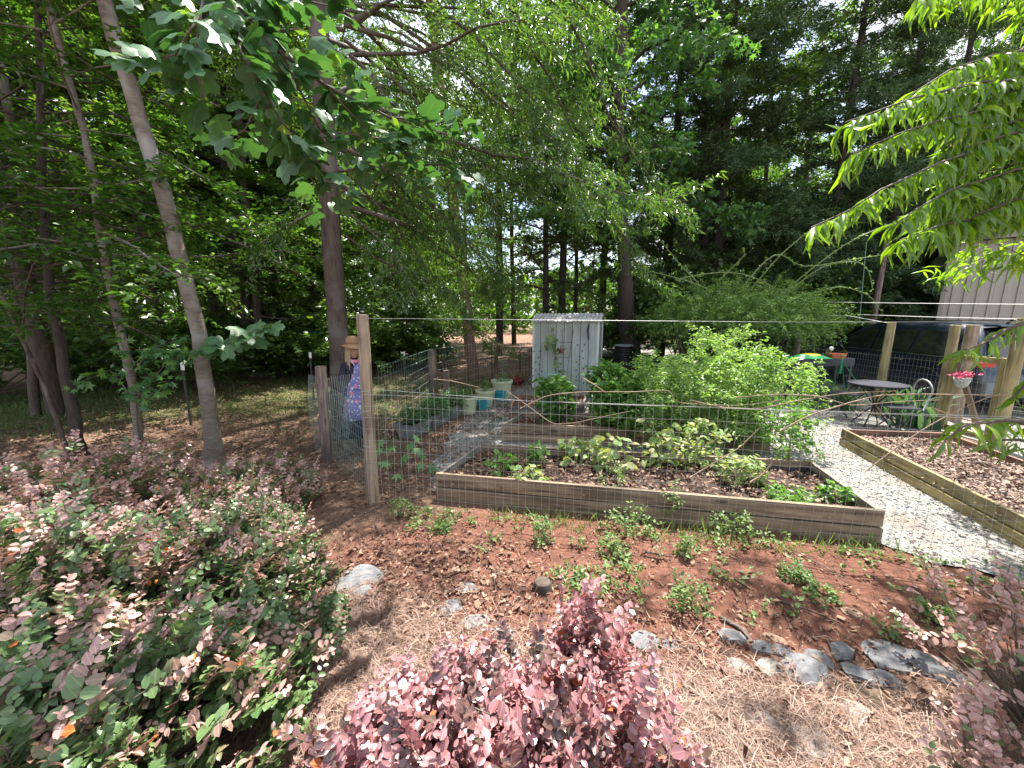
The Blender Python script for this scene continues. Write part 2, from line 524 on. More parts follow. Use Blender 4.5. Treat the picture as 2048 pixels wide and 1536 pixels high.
gx = grid_lines(-220, 220, -5.5, 7.0, .05)
gy = grid_lines(-60, 260, .2, 7.0, .05)
GX, GY = np.meshgrid(gx, gy)
GZ = height(GX, GY)
nx, ny = len(gx), len(gy)
me = bpy.data.meshes.new('ground')
me.vertices.add(nx * ny)
me.vertices.foreach_set('co', np.stack([GX, GY, GZ], -1).astype(np.float32).ravel())
ii, jj = np.meshgrid(np.arange(nx - 1), np.arange(ny - 1))
q = np.stack([jj * nx + ii, jj * nx + ii + 1, (jj + 1) * nx + ii + 1, (jj + 1) * nx + ii], -1).reshape(-1, 4)
me.loops.add(len(q) * 4); me.loops.foreach_set('vertex_index', q.astype(np.int32).ravel())
me.polygons.add(len(q)); me.polygons.foreach_set('loop_start', np.arange(0, len(q) * 4, 4, dtype=np.int32))
me.update(calc_edges=True)
me.polygons.foreach_set('use_smooth', np.ones(len(q), bool))
g_, c_ = ground_masks(GX, GY)
for nm, arr in (('grass', g_), ('clay', c_)):
    a = me.attributes.new(nm, 'FLOAT', 'POINT'); a.data.foreach_set('value', arr.astype(np.float32).ravel())


def ground_mat():
    m, N, L = newmat('ground')
    out = N.new('ShaderNodeOutputMaterial')
    pb = N.new('ShaderNodeBsdfPrincipled'); pb.inputs['Roughness'].default_value = .95
    pb.inputs['Specular IOR Level'].default_value = .15
    tc = N.new('ShaderNodeTexCoord')

    def noise(s, d=8, r=.65):
        n = N.new('ShaderNodeTexNoise'); n.inputs['Scale'].default_value = s; n.inputs['Detail'].default_value = d
        n.inputs['Roughness'].default_value = r
        L.new(tc.outputs['Object'], n.inputs['Vector']); return n.outputs['Fac']

    def ramp(src, cols):
        r = N.new('ShaderNodeValToRGB'); ramp_set(r, cols); L.new(src, r.inputs['Fac']); return r.outputs['Color']

    def mix(f, a, b):
        x = N.new('ShaderNodeMixRGB'); L.new(f, x.inputs['Fac']); L.new(a, x.inputs['Color1']); L.new(b, x.inputs['Color2']); return x.outputs['Color']

    def att(n):
        a = N.new('ShaderNodeAttribute'); a.attribute_name = n; return a.outputs['Fac']

    big, mid, fine = noise(1.1, 5), noise(9, 8), noise(60, 6, .8)
    clay = ramp(mid, [(.3, (.11, .052, .04)), (.5, (.18, .082, .058)), (.66, (.24, .115, .08)), (.8, (.32, .17, .12))])
    litter = ramp(fine, [(.3, (.085, .05, .035)), (.5, (.19, .115, .08)), (.7, (.36, .25, .18))])
    grass = ramp(fine, [(.3, (.05, .06, .02)), (.55, (.10, .115, .04)), (.75, (.21, .16, .085))])
    # broken edges: the mask is pushed by noise before it is cut
    def cut(a, k):
        s = N.new('ShaderNodeMath'); s.operation = 'MULTIPLY_ADD'; s.inputs[1].default_value = k; s.inputs[2].default_value = -k / 2
        L.new(mid, s.inputs[0])
        t = N.new('ShaderNodeMath'); t.operation = 'ADD'; L.new(a, t.inputs[0]); L.new(s.outputs[0], t.inputs[1])
        r = N.new('ShaderNodeValToRGB'); ramp_set(r, [(.35, (0, 0, 0)), (.6, (1, 1, 1))]); L.new(t.outputs[0], r.inputs['Fac'])
        return r.outputs['Color']
    c = mix(cut(att('grass'), 1.2), litter, grass)
    c = mix(cut(att('clay'), 1.0), c, clay)
    L.new(c, pb.inputs['Base Color'])
    bp = N.new('ShaderNodeBump'); bp.inputs['Strength'].default_value = .9; bp.inputs['Distance'].default_value = .02
    ad = N.new('ShaderNodeMath'); ad.operation = 'ADD'; L.new(mid, ad.inputs[0]); L.new(fine, ad.inputs[1])
    L.new(ad.outputs[0], bp.inputs['Height']); L.new(bp.outputs[0], pb.inputs['Normal'])
    L.new(pb.outputs[0], out.inputs['Surface'])
    return m


me.materials.append(ground_mat())
tag(put('ground', me), kind='structure')


def gravel_mat():
    m, N, L = newmat('gravel')
    out = N.new('ShaderNodeOutputMaterial')
    pb = N.new('ShaderNodeBsdfPrincipled'); pb.inputs['Roughness'].default_value = .9
    tc = N.new('ShaderNodeTexCoord')
    vo = N.new('ShaderNodeTexVoronoi'); vo.inputs['Scale'].default_value = 66
    L.new(tc.outputs['Object'], vo.inputs['Vector'])
    bw = N.new('ShaderNodeRGBToBW'); L.new(vo.outputs['Color'], bw.inputs[0])
    rp = N.new('ShaderNodeValToRGB'); ramp_set(rp, [(.15, (.14, .14, .14)), (.45, (.26, .26, .25)), (.8, (.42, .41, .39))])
    L.new(bw.outputs[0], rp.inputs['Fac'])
    n2 = N.new('ShaderNodeTexNoise'); n2.inputs['Scale'].default_value = 1.6; n2.inputs['Detail'].default_value = 6
    L.new(tc.outputs['Object'], n2.inputs['Vector'])
    r2 = N.new('ShaderNodeValToRGB'); ramp_set(r2, [(.45, (0, 0, 0)), (.7, (.75, .75, .75))]); L.new(n2.outputs['Fac'], r2.inputs['Fac'])
    mx = N.new('ShaderNodeMixRGB'); mx.inputs['Color2'].default_value = (.26, .18, .14, 1)
    L.new(r2.outputs['Color'], mx.inputs['Fac']); L.new(rp.outputs['Color'], mx.inputs['Color1'])
    L.new(mx.outputs['Color'], pb.inputs['Base Color'])
    bp = N.new('ShaderNodeBump'); bp.inputs['Strength'].default_value = 1; bp.inputs['Distance'].default_value = .02; bp.invert = True
    L.new(vo.outputs['Distance'], bp.inputs['Height']); L.new(bp.outputs[0], pb.inputs['Normal'])
    L.new(pb.outputs[0], out.inputs['Surface'])
    return m


M['gravel'] = gravel_mat()


def poly_pts(poly):
    return [np.array([p[0], p[1]]) for p in poly]


def inside(X, Y, poly):
    r = np.zeros(np.shape(X), bool)
    n = len(poly)
    for i in range(n):
        x1, y1 = poly[i]; x2, y2 = poly[(i + 1) % n]
        c = ((y1 > Y) != (y2 > Y)) & (X < (x2 - x1) * (Y - y1) / (y2 - y1 + 1e-12) + x1)
        r ^= c
    return r


def sheet(name, poly, z, mat, wob=.06, step=.12):
    """a flat surface with an uneven edge"""
    rng = np.random.default_rng(len(name))
    pts = []
    for i in range(len(poly)):
        a, b = np.array(poly[i]), np.array(poly[(i + 1) % len(poly)])
        n = max(1, int(np.linalg.norm(b - a) / step)) if wob else 1
        for k in range(n):
            pts.append(a + (b - a) * k / n + (rng.random(2) - .5) * wob)
    m = MB(); m.add([(p[0], p[1], z) for p in pts], [tuple(range(len(pts)))])
    o = m.build(name, mat)
    return tag(o, kind='structure')


def xy(px, py):
    p = P(px, py); return (p[0], p[1])


GRAVEL = [xy(870, 985), xy(868, 925), xy(905, 868), xy(940, 832), xy(1000, 800), xy(1045, 772), xy(1060, 752), (4.4, 11.0), (6.75, 11.4), (6.75, 5.0), xy(2300, 960), (5.3, 2.2), (3.6, 2.35), xy(1770, 1100), (2.8, 3.2), (-.3, 3.75)]
sheet('gravel_path', GRAVEL, .013, M['gravel'], .16)
DRIVE = [(6.9, 1.0), (6.9, 7.8), (6.6, 12.5), (4.5, 17), (1.5, 22), (6, 26), (30, 24), (30, 1.0)]
sheet('gravel_driveway', DRIVE, .014, M['gravel'], .12, .5)


def scatter(poly, n, rng):
    xs = [p[0] for p in poly]; ys = [p[1] for p in poly]
    X = rng.uniform(min(xs), max(xs), n * 3); Y = rng.uniform(min(ys), max(ys), n * 3)
    k = inside(X, Y, poly)
    return X[k][:n], Y[k][:n]


def rnd_unit(rng, n):
    return nrm(rng.normal(size=(n, 3)))


# loose pebbles standing proud of the gravel
rng = np.random.default_rng(3)
near_g = [(-1.1, 3.5), (-1.1, 6.0), (-.2, 8.5), (2.5, 8.5), (5.8, 7.2), (6.6, 5.0), (5.4, 2.2), (3.2, 2.3), (2.6, 3.3)]
X, Y = scatter(GRAVEL, 26000, rng)
keep = rng.random(len(X)) < np.clip(1.5 - (Y - 3) * .18, .15, 1)
X, Y = X[keep], Y[keep]
X = X + rng.normal(size=len(X)) * .09; Y = Y + rng.normal(size=len(Y)) * .09
OCT = ([(1, 0, 0), (-1, 0, 0), (0, 1, 0), (0, -1, 0), (0, 0, .7), (0, 0, -.7)],
       [(0, 2, 4), (2, 1, 4), (1, 3, 4), (3, 0, 4), (2, 0, 5), (1, 2, 5), (3, 1, 5), (0, 3, 5)])
n = len(X)
M['pebble'] = leaf_mat('pebble', [(.13, .13, .13), (.26, .26, .25), (.44, .43, .40)], .85, 0.0)
me = leaf_mesh('pebbles', OCT[0], OCT[1], np.stack([X, Y, np.full(n, .016)], -1), rnd_unit(rng, n), rnd_unit(rng, n), rng.uniform(.006, .015, n), rng.random(n), M['pebble'], rng.uniform(.6, 1.2, n), smooth=False)
tag(put('loose_gravel', me), 'loose grey and white gravel stones covering the garden path', 'gravel', kind='stuff')

# leaf litter and bark flakes
FLAKE = ([(-.35, 0, 0), (.3, .05, .06), (.4, .95, 0), (-.25, 1, .12)], [(0, 1, 2), (0, 2, 3)])


def litter(name, polys, mat, label, cat, z=.01, s=(.012, .048), T=FLAKE, flat=.35, wid=(.3, 1.2), seed=1):
    rng = np.random.default_rng(seed)
    XX, YY = [], []
    for poly, n in polys:
        a, b = scatter(poly, n, rng); XX.append(a); YY.append(b)
    X, Y = np.concatenate(XX), np.concatenate(YY)
    X = X + rng.normal(size=len(X)) * .12; Y = Y + rng.normal(size=len(X)) * .12
    n = len(X)
    Z = height(X, Y) + z + rng.random(n) * .012
    d = rng.normal(size=(n, 3)); d[:, 2] *= flat
    nn = rng.normal(size=(n, 3)) * flat; nn[:, 2] += 1
    me = leaf_mesh(name, T[0], T[1], np.stack([X, Y, Z], -1), d, nn, (s[0] + (s[1] - s[0]) * rng.random(n) ** 2.0), rng.random(n), mat, rng.uniform(wid[0], wid[1], n), smooth=False)
    return tag(put(name, me), label, cat, kind='stuff')


left_woods = [(-6, 3.4), (-1.2, 3.4), (-1.1, 5.5), (-1.0, 7.5), (-.4, 9), (.6, 11.5), (-3, 12), (-9, 9), (-8, 4)]
front_clay = [(-1.8, 2.6), (-1.5, 3.6), (3.0, 2.9), (5.0, 2.3), (3.5, 1.2), (-.6, 1.2), (-1.2, 2.2)]
litter('leaf_litter', [(left_woods, 42000), (front_clay, 1300), ([(-1.4, 2.2), (-1.2, 3.0), (-.2, 2.9), (.2, 2.3), (-.6, 1.9)], 1500), ([(-1.3, 3.4), (-1.2, 5.5), (-.6, 8.5), (.2, 8.2), (-.2, 5.4), (-.5, 3.8)], 3500), ([(-1, 8), (0, 12), (3.5, 13), (6, 12), (3.3, 9.6), (1, 8.6)], 9000), ([(-1, 12), (8, 12), (12, 22), (-8, 22)], 9000)],
       M['litter'], 'dry fallen leaves and bark flakes spread over the red clay and woodland floor', 'leaf litter', seed=4)
litter('bark_shreds', [([(-1.9, 2.2), (-1.9, 3.0), (-.6, 3.1), (.6, 2.6), (1.6, 2.2), (2.8, 2.2), (4.4, 2.2), (2.5, 1.0), (.2, 1.0), (-1.0, 1.1)], 4500)],
       M['litter'], 'thin brown bark shreds lying on the clay between the shrubs', 'bark mulch', s=(.015, .06), wid=(.12, .45), seed=9)
litter('clay_debris', [(front_clay, 9000)], M['litter'], 'tiny bits of bark and dry leaf crumbs on the red clay before the beds', 'debris', s=(.004, .02), wid=(.2, 1.0), seed=19)

litter('straw_leaves', [([(-1.2, 2.2), (.4, 2.3), (1.3, 1.9), (2.8, 1.7), (2.6, .8), (.5, .7), (-1, .9)], 2600)], M['litter'], 'brown leaf scraps lying on top of the pine straw', 'leaf scraps', z=.03, s=(.012, .05), wid=(.2, .8), seed=29)

# pine straw: curved needles
STRAW = ([(-.0055, 0, 0), (.0055, 0, 0), (-.0055, .5, .09), (.0055, .5, .09), (0, 1, 0)], [(0, 1, 3, 2), (2, 3, 4)])
straw_a = [xy(*q) for q in [(560, 1210), (660, 1175), (780, 1215), (880, 1250), (1000, 1300), (1240, 1330), (1440, 1350), (1560, 1385), (1760, 1420), (2100, 1440), (2300, 1540)]] + [(2.2, .6), (.5, .5), (-1.2, .7)]
litter('pine_straw', [(straw_a, 60000)], M['straw'], 'tan pine needle mulch spread between the pink shrubs', 'pine straw', z=.012, s=(.06, .18), T=STRAW, flat=.12, wid=(.8, 1.6), seed=12)


# ------------------------------------------------------------------ trees
def path3(rng, p, d, L, n, droop=0.0, wig=.12):
    pts = [np.array(p, float)]
    d = nrm(np.array(d, float))
    for i in range(n):
        pts.append(pts[-1] + d * L / n)
        d = nrm(d + rng.normal(size=3) * wig + np.array([0, 0, -droop]))
    return pts


def cones(name, p, q, r, mat, parent):
    """many thin twigs as three-sided spikes in one mesh"""
    n = len(p)
    d = nrm(q - p)
    u = nrm(np.cross(d, np.array([.3, .5, .8])))
    w = np.cross(d, u)
    r = np.asarray(r).reshape(n, 1)
    V = np.stack([p + u * r, p - u * r * .5 + w * r * .87, p - u * r * .5 - w * r * .87, q], 1)
    fs = np.array([(0, 1, 3), (1, 2, 3), (2, 0, 3)])
    me = bpy.data.meshes.new(name)
    me.vertices.add(n * 4); me.vertices.foreach_set('co', V.astype(np.float32).ravel())
    me.loops.add(n * 9); me.loops.foreach_set('vertex_index', (fs[None] + (np.arange(n) * 4)[:, None, None]).astype(np.int32).ravel())
    me.polygons.add(n * 3); me.polygons.foreach_set('loop_start', np.arange(0, n * 9, 3, dtype=np.int32))
    me.update(calc_edges=True); me.materials.append(mat)
    return put(name, me, parent, 'stuff')


def spread_leaves(rng, S, Dn, Ln, per, T, size, mat, name, droop=.15, flat=.5, side=.9, hang=0.0, bias=0.0, tmin=.1, rnd_pow=1.0):
    """leaves along sub-branches S (starts), Dn (directions), Ln (lengths)"""
    n = len(S)
    t = rng.uniform(tmin, 1.05, (n, per))
    S_, D_ = S[:, None, :], Dn[:, None, :]
    pos = S_ + D_ * (t * Ln[:, None])[..., None]
    pos[..., 2] -= droop * (t ** 2) * Ln[:, None]
    pos = pos + rng.normal(size=pos.shape) * size * .35
    lat = nrm(np.cross(D_, np.array([0, 0, 1.0])))
    sgn = np.where(np.arange(per) % 2 == 0, 1.0, -1.0)[None, :, None]
    d = D_ * .6 + lat * sgn * side + rng.normal(size=pos.shape) * .35 + np.array([0, 0, -hang])
    nn = rng.normal(size=pos.shape) * flat + np.array([0, 0, 1.0])
    N = n * per
    s = size * rng.uniform(.65, 1.25, N)
    rnd = rng.random(N) ** rnd_pow
    return leaf_mesh(name, T[0], T[1], pos.reshape(N, 3), d.reshape(N, 3), nn.reshape(N, 3), s, rnd, mat)


def tree(name, label, trunk, radii, barkm, leafm, T=DIAMOND, seed=1, limbs=(14, .3, 1.0), limb_len=(1.5, 3), elev=(10, 45), droop=.05,
         sub_step=.35, sub_len=(.4, .9), per=10, size=.08, flat=.5, hang=0.0, group=None, az=None, extra=None, cat='tree', sides=10, twig=True, side=.9, root=.0, limb_r=.35, sub_elev=.25, rnd_pow=1.0):
    rng = np.random.default_rng(seed)
    base = np.array(trunk[0], float)
    root_o = empty(name, base, label, cat, group)
    tr = [np.array(p, float) - base for p in trunk]
    m = MB()
    # smooth the trunk line
    tt = np.linspace(0, len(tr) - 1, max(12, 4 * len(tr)))
    A = np.array(tr); R = np.array(radii, float)
    xs = np.arange(len(tr))
    pts = np.stack([np.interp(tt, xs, A[:, k]) for k in range(3)], -1)
    rr = np.interp(tt, xs, R)
    pts[1:-1] = (pts[:-2] + pts[1:-1] * 2 + pts[2:]) / 4
    rr = rr * (1 + root * np.exp(-pts[:, 2] * 5))
    pts[1:-1, :2] += rng.normal(size=(len(pts) - 2, 2)) * rr[1:-1, None] * .12
    m.tube([pts[0] - np.array([0, 0, .15])] + list(pts), [rr[0] * 1.05] + list(rr), sides, jitter=.14, rng=rng)
    m.build('trunk', barkm, root_o, smooth=True)
    bm = MB()
    S, Dn, Ln = [], [], []
    nl, t0, t1 = limbs
    cum = np.concatenate([[0], np.cumsum(np.linalg.norm(np.diff(pts, axis=0), axis=1))]); H = cum[-1]
    ga = rng.random() * 6.28
    jobs = []
    for i in range(nl):
        t = t0 + (t1 - t0) * (i + rng.random() * .6) / nl
        k = t * H
        p = np.array([np.interp(k, cum, pts[:, c]) for c in range(3)])
        r = np.interp(k, cum, rr)
        ga += 2.4 + rng.normal() * .3
        a = ga if az is None else math.radians(rng.uniform(*az))
        e = math.radians(rng.uniform(*elev))
        L = rng.uniform(*limb_len) * (1 - .45 * max(0, (t - .5)) * 1.4)
        jobs.append((p, (math.cos(a) * math.cos(e), math.sin(a) * math.cos(e), math.sin(e)), L, max(.012, r * limb_r)))
    for e_ in (extra or []):
        jobs.append((np.array(e_[0], float) - base, e_[1], e_[2], e_[3]))
    for p, d, L, r in jobs:
        ns = max(4, int(L / .5))
        pp = path3(rng, p, d, L, ns, droop, .13)
        bm.tube(pp, list(np.linspace(r, .006, len(pp))), 5, caps=False)
        seg = L / ns
        acc = .25 * L if L > 1 else .1
        q = acc
        sg = 1
        while q < L:
            k = min(ns - 1, int(q / seg)); f = q / seg - k
            a_ = pp[k] + (pp[k + 1] - pp[k]) * f
            dd = nrm(pp[k + 1] - pp[k])
            lat = nrm(np.cross(dd, np.array([0, 0, 1.0]) + rng.normal(size=3) * .3))
            sd = nrm(dd * .7 + lat * sg * rng.uniform(.4, 1.1) + np.array([0, 0, rng.normal() * sub_elev]) + rng.normal(size=3) * .12)
            S.append(a_); Dn.append(sd); Ln.append(rng.uniform(*sub_len) * (1.15 - .5 * q / L))
            sg = -sg
            q += sub_step * rng.uniform(.6, 1.3)
        S.append(pp[-2]); Dn.append(nrm(pp[-1] - pp[-2])); Ln.append(sub_len[0])
    S, Dn, Ln = np.array(S), np.array(Dn), np.array(Ln)
    bm.build('branches', barkm, root_o, smooth=True, kind='stuff')
    if twig:
        e = S + Dn * Ln[:, None]; e[:, 2] -= .1 * Ln
        cones('twigs', S, e, np.full(len(S), .006), M['twig'], root_o)
    lm = spread_leaves(rng, S, Dn, Ln, per, T, size, leafm, 'crown', .15, flat, side, hang, rnd_pow=rnd_pow)
    put('crown', lm, root_o, 'stuff')
    return root_o


def up(px, py, y, H, lean=(0, 0)):
    """a straight trunk from the ground point of a pixel"""
    b = P(px, py)
    if y is not None: b = D(px, py, y)
    b[2] = 0
    return [b, b + np.array([lean[0] * .5, lean[1] * .5, H * .5]), b + np.array([lean[0], lean[1], H])]


# near left trunks, drawn by pixel and distance
def line(pts):
    r = []
    for px, py, y in pts:
        p = D(px, py, y); r.append(p)
    r[0][2] = 0
    return r


tree('leaning_poplar', 'smooth grey-brown tree trunk leaning left beside the scarecrow side of the shrubs', line([(432, 938, 4.5), (405, 700, 4.5), (345, 450, 4.5), (270, 210, 4.5), (205, 0, 4.5), (150, -250, 4.5), (110, -500, 4.6), (90, -800, 4.8)]),
     [.085, .078, .074, .070, .064, .056, .048, .035], M['bark_grey'], M['forest_leaf'], seed=3, limbs=(26, .60, 1.0), limb_len=(1.4, 3.0), elev=(0, 50), sub_step=.2, per=24, size=.11, flat=.5, root=.5, sides=14, az=(30, 220))
tree('slim_tree', 'slim grey sapling trunk with a kink, left of the leaning grey trunk', line([(281, 946, 4.45), (272, 800, 4.5), (236, 640, 4.6), (205, 500, 4.7), (188, 350, 4.8), (160, 230, 4.9), (100, 20, 5), (80, -200, 5.1)]),
     [.044, .044, .042, .04, .036, .032, .028, .018], M['bark_grey'], M['sapling_leaf'], seed=5, limbs=(34, .38, 1.0), limb_len=(1.2, 2.6), elev=(-15, 20), droop=.05, sub_step=.17, per=28, size=.085, flat=.3, sub_elev=.1, root=.3)
tree('dark_tree', 'dark rough trunk at the left edge of the pink shrubs, beside the thin curved one', line([(168, 945, 4.4), (140, 800, 4.5), (118, 690, 4.6), (100, 560, 4.8), (85, 400, 5), (80, 200, 5.2), (75, -100, 5.5)]),
     [.062, .055, .05, .046, .042, .038, .025], M['bark_dark'], M['sapling_leaf'], seed=6, limbs=(36, .33, 1.0), limb_len=(1.2, 2.8), elev=(-15, 20), droop=.05, sub_step=.17, per=28, size=.085, flat=.3, sub_elev=.1, root=.3)
tree('thin_curved_tree', 'thin bare curved stem rising from the pink shrubs at far left', line([(152, 950, 4.3), (110, 830, 4.35), (85, 760, 4.4), (45, 680, 4.4), (10, 600, 4.4), (-60, 480, 4.4), (-100, 300, 4.4)]),
     [.025, .023, .021, .02, .018, .015, .012], M['bark_brown'], M['sapling_leaf'], seed=7, limbs=(18, .45, 1.0), limb_len=(.8, 2.0), elev=(-10, 30), sub_step=.17, per=24, size=.08, flat=.3)
tree('pale_forked_tree', 'pale slim trunk reaching the upper left corner of the picture', line([(70, 820, 7.0), (62, 600, 7.0), (45, 380, 7.0), (10, 180, 7.0), (-20, 0, 7.0), (-60, -200, 7)]),
     [.075, .07, .065, .06, .05, .04], M['bark_brown'], M['forest_leaf'], seed=8, limbs=(36, .18, 1.0), limb_len=(1.5, 3), elev=(-10, 30), sub_step=.18, per=28, size=.09, flat=.35)

# the big willow oak behind the scarecrow
wo = up(688, 872, None, 15, (.2, .2))
wb = wo[0]
ex = []
for (px, py, y, qx, qy, y2, r) in [(700, 50, 5.9, 800, 5, 5.6, .06), (700, 110, 5.9, 1100, 160, 5.4, .03), (700, 110, 5.9, 860, 300, 5.0, .03), (700, 300, 5.9, 900, 420, 6.4, .025), (690, 420, 5.9, 820, 560, 5.2, .02), (690, 470, 5.9, 880, 640, 6.8, .02),
                                   (690, 200, 5.9, 1250, 420, 6.8, .03), (690, 330, 5.9, 1000, 560, 7.5, .025), (690, 50, 5.9, 1180, 260, 6.0, .03), (690, -60, 5.9, 1300, 60, 6.6, .04), (690, 250, 5.9, 930, 540, 8.2, .025), (690, -150, 5.9, 1500, 20, 7, .04), (690, 380, 5.9, 560, 500, 5.4, .02),
                                   (690, 150, 5.9, 1080, 440, 7.8, .025), (690, 80, 5.9, 1000, 380, 6.2, .025), (690, 0, 5.9, 1330, 330, 7.6, .03), (690, 10, 5.9, 1050, 60, 6.4, .03), (690, 120, 5.9, 950, 200, 7.0, .02), (690, 200, 5.9, 1120, 380, 7.4, .02), (690, 280, 5.9, 820, 420, 6.6, .02), (690, -80, 5.9, 1150, -20, 7.0, .03), (690, 340, 5.9, 960, 680, 8.4, .02), (690, 60, 5.9, 480, 60, 6.0, .03), (690, 200, 5.9, 520, 260, 6.6, .02), (690, 20, 5.9, 1240, 180, 8.0, .02)]:
    a, b = D(px, py, y), D(qx, qy, y2)
    ex.append((a, b - a + np.array([0, 0, .25]) * np.linalg.norm(b - a) * .5, np.linalg.norm(b - a) * 1.12, r))
tree('willow_oak', 'tall dark straight oak trunk behind the scarecrow with narrow drooping leaves', wo, [.14, .118, .045], M['bark_brown'], M['oak_leaf'], T=NARROW, seed=21,
     limbs=(46, .22, 1.0), limb_len=(2.0, 4.2), elev=(-10, 40), droop=.07, sub_step=.12, sub_len=(.45, 1.2), per=60, size=.095, flat=.7, hang=.5, side=.7, extra=ex, root=.35, sides=16, az=(-25, 205))

# middle trees
tree('reddish_tree', 'reddish leaning trunk between the troughs and the white shed', [D(948, 757, 11.2) * np.array([1, 1, 0]), D(932, 620, 11.2), D(905, 380, 11.2), D(872, 110, 11.2), D(850, -150, 11.2), D(840, -400, 11.2)],
     [.17, .155, .15, .14, .12, .05], M['bark_red'], M['oak_leaf'], T=NARROW, seed=23, limbs=(36, .42, 1.0), limb_len=(2, 3.6), elev=(-10, 40), sub_step=.16, sub_len=(.5,1.2), per=30, size=.13, hang=.4, flat=.7)
tree('sweetgum_tree', 'tall dark tree behind the white shed with bright star-shaped leaves', [D(1262, 742, 13.2) * np.array([1, 1, 0]), D(1245, 500, 13), D(1237, 250, 13), D(1245, 0, 13), D(1250, -350, 13)],
     [.36, .2, .2, .17, .08], M['bark_dark'], M['gum_leaf'], T=STAR, seed=24, limbs=(38, .3, 1.0), limb_len=(2.2, 4.4), elev=(-5, 40), sub_step=.2, sub_len=(.5,1.2), per=24, size=.21, flat=.8, hang=.3)
# cedars on the right
def cedar(base, H, seed, label):
    return tree('red_cedar', label, [base, base + np.array([0.1, 0, H * .5]), base + np.array([.2, 0, H])], [.2, .15, .04], M['bark_dark'], M['cedar_leaf'], T=NEEDLE, seed=seed,
                limbs=(95, .06, 1.0), limb_len=(2.2, 4.4), elev=(-5, 30), droop=.06, sub_step=.15, sub_len=(.3, .8), per=50, size=.16, flat=1.2, side=.5, hang=.15, cat='tree', limb_r=.2, twig=False)


cb = P(1625, 720); cb = D(1625, 720, 15.0); cb[2] = 0
c1 = cedar(cb, 15, 31, 'dark feathery cedar with a black trunk behind the arching rose mound')
for px, y, rz, s, lab in [(1320, 17.5, 5.1, 1.1, 'dark feathery cedar right of the shed behind the black barrel'), (1740, 14.5, .6, .9, 'dark feathery cedar standing behind the front of the blue car'), (1940, 20, 2.6, 1.15, 'tall feathery cedar showing above the beige building'), (1420, 15.5, 2.1, 1.05, 'dark feathery cedar directly left of the tallest one, behind the rose mound'), (1830, 17.5, 4.0, 1.05, 'dark feathery cedar above the roof of the blue car'), (2120, 19, 1.0, .95, 'dark feathery cedar behind the beige metal building')]:
    c = copy_tree(c1); b = D(px, 700, y); c.location = (b[0], b[1], 0); c.rotation_euler = (0, 0, rz); c.scale = (s, s, s); c['label'] = lab

# forest trees: three kinds, then copies with their own places
protos = []
for k, (H, r, sd, sz, lm, lo) in enumerate([(15, .15, 41, .125, 'forest_leaf', .16), (13, .12, 42, .13, 'far_leaf', .10), (17, .20, 43, .13, 'forest_leaf', .30)]):
    t = tree('forest_tree', 'x', [(0, 0, 0), (.15, .1, H * .5), (.1, .3, H)], [r, r * .75, .03], M['bark_dark'] if k != 1 else M['bark_brown'], M[lm], seed=sd, limbs=(40, lo, 1.0), limb_len=(2.0, 4.0), elev=(-10, 40), droop=.05,
             sub_step=.16, sub_len=(.6, 1.3), per=42, size=sz, flat=.45, group='forest trees around the garden', sides=8)
    protos.append(t)
spots = [  # pixel column, distance, kind, label
    (505, 11.5, 2, 'straight dark forest trunk left of the big oak, the nearer of a close pair'),
    (527, 12.8, 1, 'straight dark forest trunk left of the big oak, the slimmer of a close pair'),
    (566, 13.5, 1, 'thin dark forest trunk just left of the big oak'),
    (440, 12.5, 0, 'dark forest trunk directly right of the leaning grey trunk'),
    (640, 15.5, 2, 'dark forest trunk half hidden by the left side of the big oak'),
    (320, 11.0, 2, 'dark forest trunk between the kinked sapling and the leaning grey trunk'),
    (235, 12.5, 0, 'broad shaded forest trunk behind the kinked sapling'),
    (60, 10.5, 2, 'shaded forest trunk behind the thin curved stem at far left'),
    (-60, 9.0, 0, 'shaded forest tree whose leaves fill the far left edge'),
    (145, 15.0, 1, 'leafy forest tree deep in the shade behind the dark rough trunk'),
    (1000, 18.0, 2, 'slim forest tree above the cream pots'),
    (1092, 15.5, 0, 'tall dark trunk over the left end of the shed roof'),
    (1122, 16.5, 2, 'thick dark trunk over the middle of the shed roof'),
    (1150, 20.0, 1, 'slim tree over the right end of the shed roof'),
    (1385, 16.0, 2, 'thick dark trunk at the left end of the rose mound'),
    (1500, 19.0, 1, 'light green forest tree between the two darkest cedars'),
    (800, 17.0, 1, 'light green forest tree between the big oak and the reddish trunk'),
    (935, 27.0, 1, 'sunlit forest tree far behind the reddish trunk'),
    (1560, 20.0, 1, 'light forest tree directly behind the tallest cedar'),
]
rng = np.random.default_rng(77)
used = [False] * 3
for px, y, k, lab in spots:
    o = protos[k] if not used[k] else copy_tree(protos[k])
    used[k] = True
    b = D(px, 700, y)
    s = rng.uniform(.85, 1.15)
    o.location = (b[0], b[1], 0); o.rotation_euler = (rng.normal() * .02, rng.normal() * .02, rng.random() * 6.28); o.scale = (s, s, s); o['label'] = lab
far_lab = 'dim slender forest tree deep in the woods behind the garden'
n = 0
pts = []
tries = 0
while n < 46 and tries < 5000:
    tries += 1
    y = rng.uniform(18, 44); x = rng.uniform(-1.4, 1.4) * y
    if x > 7 and y < 26 and x < 24: continue
    if abs(x - .07 * y) < 1.4 and y < 34: continue
    if -.2 < x / y < .34 and rng.random() < .7: continue
    if any((x - a) ** 2 + (y - b) ** 2 < 7 for a, b in pts): continue
    pts.append((x, y))
    o = copy_tree(protos[int(rng.integers(0, 3))])
    s = rng.uniform(.8, 1.15)
    o.location = (x, y, 0); o.rotation_euler = (0, 0, rng.random() * 6.28); o.scale = (s, s, s); o['label'] = far_lab; o['group'] = 'far trees deep in the woods'
    n += 1
